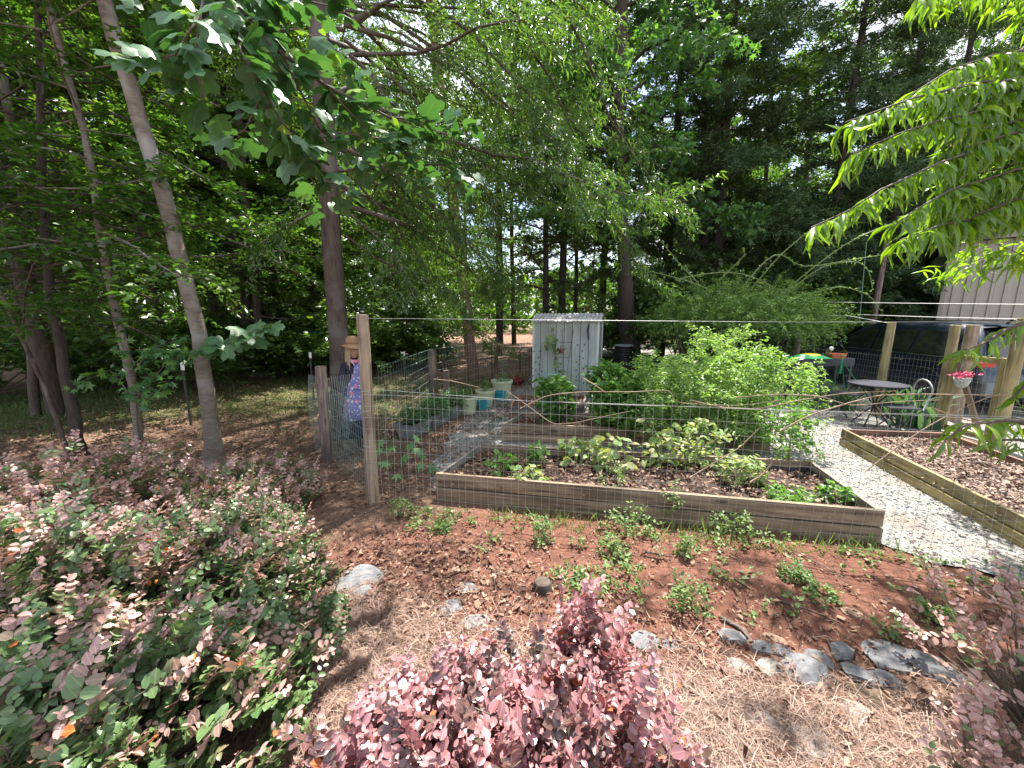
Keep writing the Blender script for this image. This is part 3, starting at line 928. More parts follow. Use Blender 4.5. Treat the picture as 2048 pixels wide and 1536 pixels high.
# left side: a thick wall of trees near by
for (x, y, k, lab) in [(-8.5, 7.0, 0, 'leafy forest tree crowding the left edge beyond the slim saplings'), (-12, 11.5, 2, 'forest tree in deep shade at the far left behind the track'), (-7.5, 11.5, 1, 'forest tree with low sprays of leaves beyond the shaded track'),
                       (-16, 15, 0, 'forest tree filling the left background beyond the track'), (-10.5, 16, 1, 'far shaded forest tree left of the kinked sapling')]:
    o = copy_tree(protos[k]); o.location = (x, y, 0); o.rotation_euler = (0, 0, x); o['label'] = lab

# undergrowth: low woodland shrubs at the forest edge
def bush_mesh(seed, R, H, nst, per, T, size, mat, flat=.6):
    rng = np.random.default_rng(seed)
    S, Dn, Ln = [], [], []
    for i in range(nst):
        a = rng.random() * 6.28; rr = R * math.sqrt(rng.random()); h = H * (1 - .5 * (rr / R) ** 2) * rng.uniform(.25, 1)
        S.append((rr * math.cos(a), rr * math.sin(a), h)); Dn.append((math.cos(a) + rng.normal() * .5, math.sin(a) + rng.normal() * .5, rng.uniform(-.2, .6))); Ln.append(rng.uniform(.25, .5) * R)
    S, Dn, Ln = np.array(S), nrm(np.array(Dn)), np.array(Ln)
    return S, spread_leaves(rng, S, Dn, Ln, per, T, size, mat, 'foliage', .15, flat, .9, .1)


def bush(name, loc, label, seed, R, H, nst, per, T, size, mat, cat='shrub', group=None, flat=.6, stems=10):
    root = empty(name, loc, label, cat, group)
    S, lm = bush_mesh(seed, R, H, nst, per, T, size, mat, flat)
    put('foliage', lm, root, 'stuff')
    rng = np.random.default_rng(seed)
    m = MB()
    for k in rng.choice(len(S), stems):
        a = S[k]; m.tube([np.array([a[0] * .1, a[1] * .1, 0]), np.array([a[0] * .6, a[1] * .6, a[2] * .6]), a], [.012, .009, .005], 5, caps=False)
    m.build('stems', M['twig'], root, kind='stuff')
    return root


ub = bush('undergrowth_bush', (0, 0, 0), 'x', 51, 1.5, 1.9, 300, 40, DIAMOND, .10, M['forest_leaf'], group='undergrowth at the forest edge')
ul = [(-9, 10.5, 'low leafy bush in shade left of the track'), (-6.3, 12.8, 'low leafy bush across the track from the leaning grey trunk'), (-4.6, 14.6, 'low leafy bush behind the big oak at the woodland edge'),       (3.3, 17.5, 'low leafy bush in the gap behind the shed'), (-12.5, 9, 'low leafy bush at the far left edge of the track'), (-4.8, 17.5, 'leafy bush deep between the dark trunks'), (9.5, 18.5, 'leafy bush beyond the driveway'), (13.5, 17, 'leafy bush behind the blue car')]
for i, (x, y, lab) in enumerate(ul):
    o = ub if i == 0 else copy_tree(ub)
    s = 0.8 + .5 * rng.random()
    o.location = (x, y, 0); o.rotation_euler = (0, 0, rng.random() * 6); o.scale = (s, s, s * rng.uniform(.6, 1)); o['label'] = lab

for k in range(34):
    y = rng.uniform(13, 30); x = rng.uniform(-1.3, 1.1) * y
    if abs(x + .08 * y) < 1.5 + .12 * y or (3 < x < 26 and y < 21): continue
    o = copy_tree(ub); s = rng.uniform(.9, 1.9)
    o.location = (x, y, 0); o.rotation_euler = (0, 0, rng.random() * 6); o.scale = (s, s, s * .8); o['label'] = 'low leafy bush in the undergrowth of the far woods'; o['group'] = 'bushes under the far trees'
for x, y, s, lab in [(6.2, 14.0, 1.5, 'dense evergreen bush behind the rose mound, on its left'), (9.2, 14.5, 1.6, 'dense evergreen bush behind the rose mound, on its right'), (12.5, 16.5, 1.5, 'dense evergreen bush left of the beige building')]:
    o = copy_tree(ub); o.location = (x, y, 0); o.scale = (s, s, s * 1.3); o['label'] = lab

# the far wood as one mass behind the last trunks
n = 110000
ang = rng.uniform(-1.15, 1.15, n); dist = rng.uniform(40, 58, n)
X, Y = np.sin(ang) * dist, np.cos(ang) * dist
Z = 19 * rng.random(n) ** .8
lump = .5 + .5 * np.sin(ang * 23 + 3 * np.sin(Z * .4)) * np.sin(Z * .7 + ang * 9)
keep = (rng.random(n) < .35 + .65 * lump) & (Z < 15 + 4 * np.sin(ang * 17)) & ((Z < 7) | (np.abs(ang - .12) > .26))
X, Y, Z = X[keep], Y[keep], Z[keep]; n = len(X)
dd = rng.normal(size=(n, 3)); nn = rng.normal(size=(n, 3)) + np.array([0, -.4, .8])
me = leaf_mesh('far_woods', DIAMOND[0], DIAMOND[1], np.stack([X, Y, Z], -1), dd, nn, rng.uniform(.5, 1.1, n), rng.random(n), M['far_leaf'])
tag(put('far_woods', me), 'distant wood of mixed green trees closing the view behind the garden', 'woods', kind='stuff')

# grass along the shaded track
n = 24000
X = rng.uniform(-13, 1.2, n); Y = rng.uniform(5, 15, n)
g, _ = ground_masks(X, Y)
kp = rng.random(n) < g * .9
X, Y = X[kp], Y[kp]; n = len(X)
BL = ([(-.05, 0, 0), (.05, 0, 0), (.0, 1, -.25)], [(0, 1, 2)])
d = rng.normal(size=(n, 3)) * .5; d[:, 2] = 1
me = leaf_mesh('grass', BL[0], BL[1], np.stack([X, Y, np.zeros(n)], -1), d, rng.normal(size=(n, 3)), rng.uniform(.04, .14, n), rng.random(n), M['grass_leaf'], rng.uniform(.8, 2.4, n))
tag(put('grass', me), 'thin shaded grass along the track into the woods', 'grass', kind='stuff')
# ------------------------------------------------------------------ near shrubs and branches: the leaves that show largest are parts
def zc(p):
    """distance along the view and picture position of world points"""
    p = np.asarray(p)
    z = p[:, 1] * CP - (p[:, 2] - EYE) * SP
    v = -(p[:, 1] * SP + (p[:, 2] - EYE) * CP)
    return z, 1024 + F_PX * p[:, 0] / np.maximum(z, .05), 768 + F_PX * v / np.maximum(z, .05)


def foliage(root, base, T, pos, d, n, size, rnd, mat, parts=300, name='foliage', wid=None):
    """leaves of one plant: the largest in view as objects of their own, the rest as one part"""
    pos, d, n, size, rnd = (np.asarray(a, float) for a in (pos, d, n, size, rnd))
    z, px, py = zc(pos)
    vis = (z > .3) & (px > -40) & (px < 2088) & (py > -40) & (py < 1576)
    score = np.where(vis, size / np.maximum(z, .3), 0)
    order = np.argsort(-score)
    k = min(parts, int(vis.sum()))
    pick = order[:k]
    rest = order[k:]
    if len(rest):
        me = leaf_mesh(name, T[0], T[1], pos[rest] - base, d[rest], n[rest], size[rest], rnd[rest], mat)
        put(name, me, root, 'stuff')
    bins = {}
    y = nrm(d[pick]); x = nrm(np.cross(y, n[pick])); zz = np.cross(x, y)
    for i, j in enumerate(pick):
        b = int(min(11, max(0, rnd[j] * 12)))
        if rnd[j] >= .999: b = 12
        if b not in bins:
            me = leaf_mesh('leaf', T[0], T[1], np.zeros((1, 3)), [[0, 1, 0]], [[0, 0, 1]], [1.0], [min(1, b / 12.0)], mat)
            bins[b] = me
        o = bpy.data.objects.new('leaf', bins[b])
        link(o, root)
        s = size[j]
        q = pos[j] - base
        o.matrix_local = Matrix(((x[i, 0] * s, y[i, 0] * s, zz[i, 0] * s, q[0]), (x[i, 1] * s, y[i, 1] * s, zz[i, 1] * s, q[1]), (x[i, 2] * s, y[i, 2] * s, zz[i, 2] * s, q[2]), (0, 0, 0, 1)))


def loro(label, cx, cy, R, H, nst, mat, size, seed, pink=.5, K=15, ry=1.0, orange=.004, sprig=.12, parts=300, open_=0.0, twl=.22, shift=0.0):
    rng = np.random.default_rng(seed)
    base = np.array([cx, cy, 0.0])
    root = empty('loropetalum_shrub', base, label, 'shrub')
    a = rng.random(nst) * 6.283
    rr = np.sqrt(rng.random(nst))
    dome = np.sqrt(np.clip(1 - (rr * .93) ** 2, 0, 1))
    lump = 1 + .16 * np.sin(a * 3 + seed) * rr + .1 * np.sin(a * 7 + rr * 9)
    layer = 1 - open_ * rng.random(nst) - .38 * rng.random(nst) ** 2
    z = H * dome * lump * layer + .05
    up_ = rng.random(nst) < sprig
    z = z + up_ * rng.uniform(.06, .2, nst)
    E = np.stack([cx + R * rr * np.cos(a) * lump, cy + R * ry * rr * np.sin(a) * lump, z], -1)
    outw = np.stack([np.cos(a) * rr, np.sin(a) * rr, .55 + .5 * up_ + rng.random(nst) * .4], -1)
    dr = nrm(outw + rng.normal(size=(nst, 3)) * .33)
    L = rng.uniform(.7, 1.25, nst) * twl
    sfrac = (np.arange(K) + .2) / K
    t = sfrac[None, :] * L[:, None]
    pos = E[:, None, :] - dr[:, None, :] * t[..., None]
    lat = nrm(np.cross(dr, rng.normal(size=(nst, 3)) * .5 + np.array([0, 0, 1.0])))
    sgn = np.where(np.arange(K) % 2 == 0, 1.0, -1.0)[None, :, None]
    rot = rng.normal(size=(nst, K, 3)) * .34
    d = dr[:, None, :] * .45 + lat[:, None, :] * sgn * .95 + rot + np.array([0, 0, .05])
    nn = nrm(np.cross(lat, dr))[:, None, :] * np.where(nrm(np.cross(lat, dr))[:, None, 2:3] < 0, -1, 1) + rng.normal(size=(nst, K, 3)) * .30 + np.array([0, .12, .85])
    sz = size * (.5 + .55 * np.minimum(1, sfrac * 2.2))[None, :] * rng.uniform(.8, 1.25, (nst, K))
    young = np.clip(1.25 - sfrac * 1.5, 0, 1)[None, :]
    high = np.clip((layer - .62) / .25, 0, 1)[:, None]
    stempink = (rng.random(nst) < pink)[:, None] * rng.uniform(.6, 1, (nst, 1)) + .12 * rng.random((nst, 1))
    rnd = np.clip(.30 * rng.random((nst, K)) + .85 * young * high * stempink, 0, .86)
    if mat is M['loro_red']:
        rnd = np.clip(.25 + .3 * rng.random((nst, K)) + .45 * young * high, .05, .86)
        rnd = np.where(rng.random((nst, 1)) < .28, rnd * .3, rnd)
    rnd = np.minimum(.86, rnd + shift * rng.random((nst, K)) ** .5)
    rnd = np.where(rng.random((nst, K)) < orange, 1.0, rnd)
    N = nst * K
    foliage(root, base, OVAL, pos.reshape(N, 3), d.reshape(N, 3), nn.reshape(N, 3), sz.ravel(), rnd.ravel(), mat, parts)
    q = E - dr * L[:, None] * 1.1
    core = np.stack([cx + (q[:, 0] - cx) * .25, cy + (q[:, 1] - cy) * .25, q[:, 2] * .15], -1)
    cones('stems', core - base, q - base, np.full(nst, .006), M['twig'], root)
    cones('twigs', q - base, E - base, np.full(nst, .0028), M['twig'], root)
    return root


loro('low green and dusty pink shrub filling the lower left corner', -1.62, 1.12, .78, .56, 930, M['loro_green'], 0.0456, 101, .55, orange=.004)
loro('green and pink shrub at the left edge of the picture, tallest of the hedge', -2.55, 1.75, .85, .70, 961, M['loro_green'], 0.0456, 102, .8, shift=.05)
loro('pink-tipped shrub in the middle of the left hedge, in front of the leaning trunk', -1.95, 2.15, .80, .50, 961, M['loro_green'], 0.0410, 103, .7, shift=.05)
loro('purple-pink shrub at the far left edge beside the thin curved stem', -3.45, 2.75, .95, .66, 806, M['loro_green'], 0.0426, 104, .95, sprig=.25, shift=.25)
loro('sparse pink shrub reaching towards the scarecrow, with upright sprigs and orange leaves', -2.55, 3.15, .8, .36, 651, M['loro_green'], 0.0418, 105, .85, sprig=.3, orange=.004, shift=.15)
loro('low green shrub at the inner edge of the hedge beside the pine straw', -1.28, 1.72, .36, .32, 310, M['loro_green'], 0.0395, 106, .35, orange=.002)
loro('wine red glossy-leaved shrub in the centre foreground', .03, .98, .62, .56, 1054, M['loro_red'], 0.0380, 107, .9, sprig=.12, orange=.01, open_=.1)
loro('small wine red side shrub low at the bottom left of the red one', -.55, .98, .32, .30, 186, M['loro_red'], 0.0426, 108, .9, sprig=.2, orange=.01)
loro('small red shoot cluster standing above the right of the red shrub', .30, 1.42, .26, .50, 108, M['loro_red'], 0.0395, 109, .9, sprig=.6, orange=.01)
loro('airy pink and green shrub at the lower right corner', 2.35, 1.45, .55, .72, 85, M['loro_green'], 0.0380, 110, .95, sprig=.5, open_=.2, orange=.008, shift=.85)
loro('second pink and green shrub at the bottom right, nearest the camera', 1.80, 1.0, .40, .34, 70, M['loro_green'], 0.0350, 111, .95, sprig=.4, orange=.006, shift=.8)


def branch_leaves(rng, pts, step, per, T, size, hang, nbias, jit=.3, side=1.0, petiole=0.0, size_j=(.6, 1.2), small_tip=True):
    """leaves at nodes along a drawn branch"""
    pts = np.array(pts)
    seg = np.linalg.norm(np.diff(pts, axis=0), axis=1); cum = np.concatenate([[0], np.cumsum(seg)])
    q = np.arange(0, cum[-1], step)
    node = np.stack([np.interp(q, cum, pts[:, k]) for k in range(3)], -1)
    tn = nrm(np.stack([np.interp(q + .02, cum, pts[:, k]) - np.interp(q - .02, cum, pts[:, k]) for k in range(3)], -1) + 1e-6)
    n = len(node)
    node = np.repeat(node, per, 0); tn = np.repeat(tn, per, 0)
    N = n * per
    lat = nrm(np.cross(tn, np.array([0, 0, 1.0])))
    sg = np.where(rng.random(N) < .5, 1.0, -1.0)[:, None]
    d = tn * .5 + lat * sg * side + rng.normal(size=(N, 3)) * jit + np.array([0, 0, -hang])
    pos = node + nrm(d) * petiole * rng.uniform(.5, 1.2, (N, 1))
    nn = np.array(nbias)[None] + rng.normal(size=(N, 3)) * .42
    s = size * rng.uniform(size_j[0], size_j[1], N)
    return pos, d, nn, s, node


# the poplar branch hanging in from the upper left
tb = D(432, 938, 4.5); tb[2] = 0
root = empty('tulip_poplar_branch', D(205, 0, 4.5), 'large-leaved poplar branch sweeping down across the upper left of the picture', 'branch')
base = np.array(root.location)
start = D(120, -420, 4.55)
rng = np.random.default_rng(61)
main = [start, D(300, -300, 3.2), D(420, -60, 2.3), D(540, 90, 2.1), D(650, 170, 2.3), D(780, 235, 2.6), D(900, 270, 2.9)]
subs = [[D(420, -60, 2.3), D(400, 30, 1.75), D(350, 110, 1.65), D(270, 130, 1.7)],
        [D(400, 30, 1.75), D(390, 130, 1.7), D(410, 200, 1.75), D(440, 215, 1.8)],
        [D(470, 10, 2.2), D(480, 100, 1.9), D(560, 240, 2.0), D(640, 330, 2.2), D(700, 400, 2.4)],
        [D(560, 100, 2.1), D(640, 260, 2.3), D(740, 330, 2.5), D(870, 370, 2.9)],
        [D(650, 170, 2.3), D(760, 290, 2.6), D(860, 320, 2.9), D(960, 375, 3.2)],
        [D(540, 90, 2.1), D(520, 200, 2.1), D(490, 260, 2.3), D(430, 290, 2.5)],
        [D(470, -30, 2.2), D(560, -10, 2.0), D(650, 10, 2.0), D(690, 20, 2.0)],
        [D(420, -60, 2.3), D(330, -20, 2.0), D(270, 20, 2.0)],
        [D(780, 235, 2.6), D(860, 240, 2.8), D(940, 250, 3.0)],
        [D(500, 60, 2.2), D(600, 60, 2.3), D(690, 110, 2.4), D(720, 140, 2.4)],
        [D(520, 200, 2.1), D(600, 300, 2.2), D(650, 420, 2.6)],
        [D(640, 260, 2.3), D(780, 280, 2.6), D(850, 300, 2.8)]]
bmx = MB()
bmx.tube([p - base for p in main], [.03, .022, .012, .010, .008, .006, .003], 6, caps=False)
acc = []
for i, sp in enumerate(subs):
    bmx.tube([p - base for p in sp], list(np.linspace(.006, .002, len(sp))), 5, caps=False)
    acc.append(branch_leaves(rng, sp, .05, 2, TULIP, .112 if i < 3 else .108, .25, (0.1, -.4, .9), .35, .9, .06))
acc.append(branch_leaves(rng, main[2:], .06, 2, TULIP, .14, .25, (0.1, -.4, .9), .35, .9, .06))
bmx.build('branch_wood', M['bark_brown'], root, smooth=True)
pos, d, nn, s, node = [np.concatenate([a[k] for a in acc]) for k in range(5)]
rnd = rng.random(len(pos)) * .6
yl = rng.random(len(pos)) < .07
rnd[yl] = .9; s[yl] *= .55
foliage(root, base, TULIP, pos, d, nn, s, rnd, M['tulip_leaf'])
cones('leaf_stalks', node - base, pos - base, np.full(len(pos), .0016), M['twig'], root)
# the small poplar twig that grows from the leaning trunk
root = empty('poplar_twig', D(425, 690, 4.4), 'small leafy poplar twig growing from the leaning grey trunk', 'twig')
base = np.array(root.location)
tp = [D(425, 700, 4.4), D(460, 680, 4.1), D(500, 665, 3.9), D(545, 645, 3.9)]
bmx = MB(); bmx.tube([p - base for p in tp], [.006, .005, .004, .002], 5); bmx.build('twig_wood', M['twig'], root)
pos, d, nn, s, node = branch_leaves(rng, tp, .07, 2, TULIP, .18, .3, (.1, -.8, .6), .4, .9, .05)
foliage(root, base, TULIP, pos, d, nn, s, rng.random(len(pos)) * .5 + .3, M['tulip_leaf'])
# star-leaved young growth beside the kinked sapling
root = empty('sweetgum_seedling', D(281, 900, 4.2) * np.array([1, 1, 0]), 'bright young sweetgum growth around the foot of the kinked sapling', 'sapling')
base = np.array(root.location)
acc = []
bmx = MB()
for (a, b, c) in [((270, 800), (330, 730), (380, 700)), ((270, 800), (220, 740), (150, 770)), ((270, 740), (300, 700), (350, 680)), ((270, 770), (290, 800), (340, 760)), ((270, 730), (250, 690), (210, 680)), ((272, 700), (330, 700), (390, 705))]:
    sp = [D(*a, 4.2), D(*b, 4.1), D(*c, 4.0)]
    bmx.tube([p - base for p in sp], [.006, .004, .002], 5)
    acc.append(branch_leaves(rng, sp, .045, 2, STAR, .12, .2, (.1, -.6, .8), .5, .9, .04))
bmx.tube([np.array([0, 0, 0]), D(275, 850, 4.2) - base, D(270, 740, 4.2) - base], [.012, .010, .006], 6)
bmx.build('stem', M['twig'], root, smooth=True)
pos, d, nn, s, node = [np.concatenate([a[k] for a in acc]) for k in range(5)]
foliage(root, base, STAR, pos, d, nn, s, rng.random(len(pos)), M['gum_leaf'])

# peach tree at the right
pb_ = np.array([4.9, 2.3, 0.0])
root = empty('peach_tree', pb_, 'peach tree with long glossy drooping leaves reaching in from the right edge', 'tree')
bmx = MB()
trk = [pb_, pb_ + (-.1, 0, .7), pb_ + (-.2, -.05, 1.5), pb_ + (-.1, 0, 2.6)]
bmx.tube([p - pb_ for p in trk], [.09, .08, .07, .04], 9)
bmx.build('trunk', M['bark_brown'], root, smooth=True)
br = [[(2110, 150, 2.4), (1960, 165, 2.1), (1830, 195, 1.95), (1690, 245, 1.85)],
      [(2100, 180, 2.2), (1990, 215, 2.1), (1880, 240, 2.0), (1790, 270, 1.9), (1700, 310, 1.85)],
      [(2110, 250, 2.3), (1980, 290, 2.1), (1880, 325, 2.0), (1760, 380, 1.9), (1700, 420, 1.85), (1622, 455, 1.8)],
      [(2110, 330, 2.4), (2000, 350, 2.2), (1900, 380, 2.0), (1830, 420, 1.95), (1790, 450, 1.9)],
      [(2110, 420, 2.4), (1990, 430, 2.2), (1880, 450, 2.0), (1800, 480, 1.95)],
      [(2120, 90, 2.5), (1990, 110, 2.2), (1900, 140, 2.1), (1820, 190, 2.0)],
      [(2120, -20, 2.4), (1990, -40, 2.2), (1900, -25, 2.1), (1830, -8, 2.0)],
      [(2120, 40, 2.6), (2030, 110, 2.4), (1960, 200, 2.3), (1900, 300, 2.3)],
      [(2120, 200, 2.6), (2040, 300, 2.5), (1960, 400, 2.4), (1900, 440, 2.4)],
      [(2120, 620, 1.7), (2010, 660, 1.6), (1960, 690, 1.55), (1930, 700, 1.5)],
      [(2130, 700, 1.6), (2060, 760, 1.6), (2020, 800, 1.6)],
      [(2130, 860, 1.5), (2020, 840, 1.45), (1930, 850, 1.4), (1890, 880, 1.4)],
      [(2130, 900, 1.5), (2040, 880, 1.5), (1990, 880, 1.5)]]
rng = np.random.default_rng(63)
for k in range(22):
    y0 = rng.uniform(40, 400); yy = rng.uniform(2.1, 3.0)
    br.append([(2140, y0, yy + .2), (2030, y0 + 20, yy), (1960 - rng.uniform(0, 60), y0 + 50, yy - .05), (1890 + rng.uniform(-30, 40), y0 + 95, yy - .1)])
bmx = MB(); acc = []; mids = []
for i, b in enumerate(br):
    pts = [D(*p) for p in b]
    t = pts[0]
    if i < 13:
        k = pb_ + np.array([-.15, 0, min(2.55, max(.6, .55 + t[2] * .52 + .03 * i))])
        mid = (t + k) / 2 + np.array([.1 * math.sin(i * 2.1), .15 * math.cos(i * 1.7), .16])
        mids.append((mid, t))
        head, hr = [k, mid], [.020, .014, .009]
    else:                                     # side branch leaving a main one
        mm_ = mids[int(rng.integers(0, 9))]
        head, hr = [mm_[0] + (mm_[1] - mm_[0]) * rng.uniform(0, .9)], [.009, .007]
    bmx.tube([p - pb_ for p in head + pts], hr + list(np.linspace(.007, .0025, len(pts) - 1)), 5, caps=False)
    low = 9 <= i < 13
    acc.append(branch_leaves(rng, pts, .019 if not low else .035, 2, LANCE, .125 if not low else .095, .9, (-.1, -.15, .95), .30, .75, .012, (.55, 1.1)))
bmx.build('branches', M['bark_brown'], root, smooth=True, kind='stuff')
pos, d, nn, s, node = [np.concatenate([a[k] for a in acc]) for k in range(5)]
foliage(root, pb_, LANCE, pos, d, nn, s, rng.random(len(pos)) ** 1.2 * .86, M['peach_leaf'])
# the rest of its crown, mostly above the picture, with sprays added for shade
S = pb_ + np.stack([rng.normal(size=170) * .95, rng.normal(size=170) * .9 + .3, rng.uniform(2.2, 4.2, 170)], -1)
Dn = nrm(S - (pb_ + (0, 0, 1.6)) + rng.normal(size=S.shape) * .3)
z_, px_, py_ = zc(S)
kp = (px_ > 1960) | (z_ < .3) | (py_ < -60)
S, Dn = S[kp], Dn[kp]
shade_sprays = np.stack([4.0 + rng.normal(size=230) * .9, 4.25 + rng.normal(size=230) * .4, 5.0 + rng.normal(size=230) * .3], -1)  # high sprays out of view, added to shade the clay at the right
z_, px_, py_ = zc(shade_sprays); shade_sprays = shade_sprays[py_ < -70]
S = np.concatenate([S, shade_sprays]); Dn = np.concatenate([Dn, nrm(shade_sprays - (pb_ + (0, 0, 2.6)) + rng.normal(size=shade_sprays.shape) * .5)])
put('crown', spread_leaves(rng, S - pb_, Dn, np.full(len(S), .5), 34, LANCE, .13, M['peach_leaf'], 'crown', .2, .5, .8, .7), root, 'stuff')
cones('twigs', S - Dn * .12 - pb_, S + Dn * .5 - pb_, np.full(len(S), .005), M['bark_brown'], root)
hub = pb_ + np.array([-.1, 0, 2.5])
m = MB()
for k in range(9):
    e = S[int(rng.integers(0, 100))] if k < 5 else shade_sprays[int(rng.integers(0, len(shade_sprays)))]
    m.tube([hub - pb_, (hub + e) / 2 - pb_ + rng.normal(size=3) * .12 + (.25, 0, .2), e - pb_], [.035, .022, .006], 6, caps=False)
m.build('limbs', M['bark_brown'], root, smooth=True)

# ------------------------------------------------------------------ rambling rose mound with arching canes
rc = np.array([5.85, 10.0, 0.0])
root = empty('rambling_rose', rc, 'broad mound of small-leaved climbing rose with long bare arching canes', 'shrub')
rng = np.random.default_rng(71)
n = 1300
a = rng.random(n) * 6.283; b = np.arcsin(rng.uniform(-.35, 1, n)); r = rng.uniform(.62, 1.06, n)
S = np.stack([np.cos(a) * np.cos(b) * 2.1 * r, np.sin(a) * np.cos(b) * 1.3 * r, 1.72 + np.sin(b) * .88 * r * (1 + .15 * np.sin(a * 5))], -1)
Dn = nrm(np.stack([np.cos(a), np.sin(a), rng.normal(size=n) * .5], -1) + rng.normal(size=(n, 3)) * .5)
put('foliage', spread_leaves(rng, S, Dn, rng.uniform(.25, .7, n), 30, DIAMOND, .055, M['rose_leaf'], 'foliage', .22, .7, .9, .2), root, 'stuff')
m = MB()
for k in range(14):
    x = rng.uniform(-2, 2); m.tube([(x * .6, rng.normal() * .3, 0), (x * .8, rng.normal() * .3, .8), (x, rng.normal() * .3, 1.7)], [.03, .025, .012], 6)
m.build('stems', M['bark_brown'], root, kind='stuff')
canes = [[(1350, 560, 9.6), (1420, 545, 9.3), (1490, 545, 9.2), (1560, 580, 9.2), (1600, 610, 9.2)],
         [(1560, 590, 9.6), (1620, 540, 9.4), (1700, 480, 9.2), (1800, 440, 9.0), (1850, 430, 9)],
         [(1500, 580, 9.6), (1560, 510, 9.4), (1620, 460, 9.2), (1660, 440, 9.1)],
         [(1560, 600, 9.6), (1640, 530, 9.3), (1720, 520, 9.2), (1740, 545, 9.1), (1745, 580, 9.0)],
         [(1480, 580, 9.4), (1520, 530, 9.3), (1560, 500, 9.3), (1600, 540, 9.2), (1690, 520, 9.2), (1840, 500, 9.2)],
         [(1400, 570, 9.5), (1360, 530, 9.3), (1320, 480, 9.2)],
         [(1440, 560, 9.5), (1490, 510, 9.3), (1484, 495, 9.2)],
         [(1580, 600, 9.3), (1680, 570, 9.1), (1740, 590, 9.0), (1760, 620, 9)],
         [(1420, 580, 9.5), (1370, 560, 9.3), (1290, 540, 9.1)]]
acc = []
for cn in canes:
    pts = [D(*p) for p in cn]
    A = np.array(pts); tt = np.linspace(0, len(A) - 1, 16)
    P_ = np.stack([np.interp(tt, np.arange(len(A)), A[:, k]) for k in range(3)], -1)
    for _ in range(2): P_[1:-1] = (P_[:-2] + 2 * P_[1:-1] + P_[2:]) / 4
    m = MB(); m.tube([p - rc for p in P_], list(np.linspace(.016, .007, 16)), 5, caps=False)
    m.build('cane', M['rose_leaf'] if False else solid_mat('cane', (.20, .26, .10), .6), root, smooth=True)
    acc.append(branch_leaves(rng, P_, .11, 2, DIAMOND, .085, .1, (0, -.5, .8), .6, .9, .01))
pos, d, nn, s, node = [np.concatenate([a[k] for a in acc]) for k in range(5)]
put('cane_leaves', leaf_mesh('cane_leaves', DIAMOND[0], DIAMOND[1], pos - rc, d, nn, s, rng.random(len(pos)), M['rose_leaf']), root, 'stuff')


# ------------------------------------------------------------------ vegetables and weeds
def veg(name, label, x, y, z0, R, H, nst, per, T, size, mat, seed, cat='plant', flat=.6, hang=.1, stalks=7, parts=0, colm=1.0):
    rng = np.random.default_rng(seed)
    base = np.array([x, y, z0])
    root = empty(name, base, label, cat)
    u = rng.random(nst)
    hgt = H * (u ** .8)
    a = rng.random(nst) * 6.283
    rad = R * np.sqrt(rng.random(nst)) * (1 - .45 * (hgt / H) ** 2)
    S = np.stack([rad * np.cos(a) * .8, rad * np.sin(a) * .8, hgt * .95], -1)
    Dn = nrm(np.stack([np.cos(a), np.sin(a), rng.uniform(-.2, .9, nst)], -1) + rng.normal(size=(nst, 3)) * .4)
    Ln = rng.uniform(.3, .6, nst) * R
    me = spread_leaves(rng, S, Dn, Ln, per, T, size, mat, 'foliage', .2, flat, .9, hang)
    put('foliage', me, root, 'stuff')
    m = MB()
    for k in range(stalks):
        i = int(rng.integers(0, nst))
        m.tube([(rng.normal() * .03, rng.normal() * .03, -.03), S[i] * np.array([.5, .5, .6]), S[i] + Dn[i] * Ln[i] * .8], [.008, .006, .003], 5, caps=False)
    m.build('stems', solid_mat('stem', (.16, .22, .08), .6), root, kind='stuff')
    return root


TOM = M['tomato_leaf']
NARROW3 = ([(0, 0, 0), (.2, .45, .05), (0, 1, -.12), (-.2, .45, .05)], [(0, 1, 2), (0, 2, 3)])
for i, (x, y, R, H, lab) in enumerate([(1.55, 5.35, .34, .72, 'dark leafy pepper plant at the left of the tomato row in the middle bed'),
                                       (2.05, 5.30, .50, 1.05, 'bushy tomato plant, leftmost of the big green mass in the middle bed'),
                                       (2.55, 5.20, .55, 1.18, 'tall bushy tomato plant in the centre left of the green mass'),
                                       (3.05, 5.15, .58, 1.12, 'tall bushy tomato plant in the centre right of the green mass'),
                                       (3.55, 5.10, .55, .95, 'bushy tomato plant at the right end of the middle bed'),
                                       (2.35, 6.1, .55, 1.25, 'tall weedy tomato plant behind the green mass, on its left'),
                                       (3.3, 6.1, .65, 1.2, 'tall weedy tomato plant behind the green mass, on its right'),
                                       (2.85, 4.85, .4, .7, 'lower tomato plant spilling over the front board of the middle bed')]):
    veg('tomato_plant' if i else 'pepper_plant', lab, x, y, .2, R, H * (1.0, .82, .85, 1.12, 1.12, .8, 1.2, .9)[i], 150, 26, DIAMOND if i == 0 else NARROW3, .06 if i else .09, TOM if i else M['veg_leaf'], 200 + i)
veg('pepper_plant', 'light green pepper plant in front of the white shed, inside the wire cage', .72, 6.05, .15, .28, .68, 60, 14, DIAMOND, .11, M['veg_leaf'], 220)
veg('pepper_plant', 'leafy green plant beside the right corner of the white shed', 1.75, 6.9, .1, .36, .85, 90, 16, DIAMOND, .12, M['veg_leaf'], 221)
veg('squash_leaves', 'bright green broad leaves growing beyond the tomatoes, right of the black barrel', 3.6, 8.0, 0, .8, .8, 90, 10, DIAMOND, .2, M['veg_leaf'], 222)

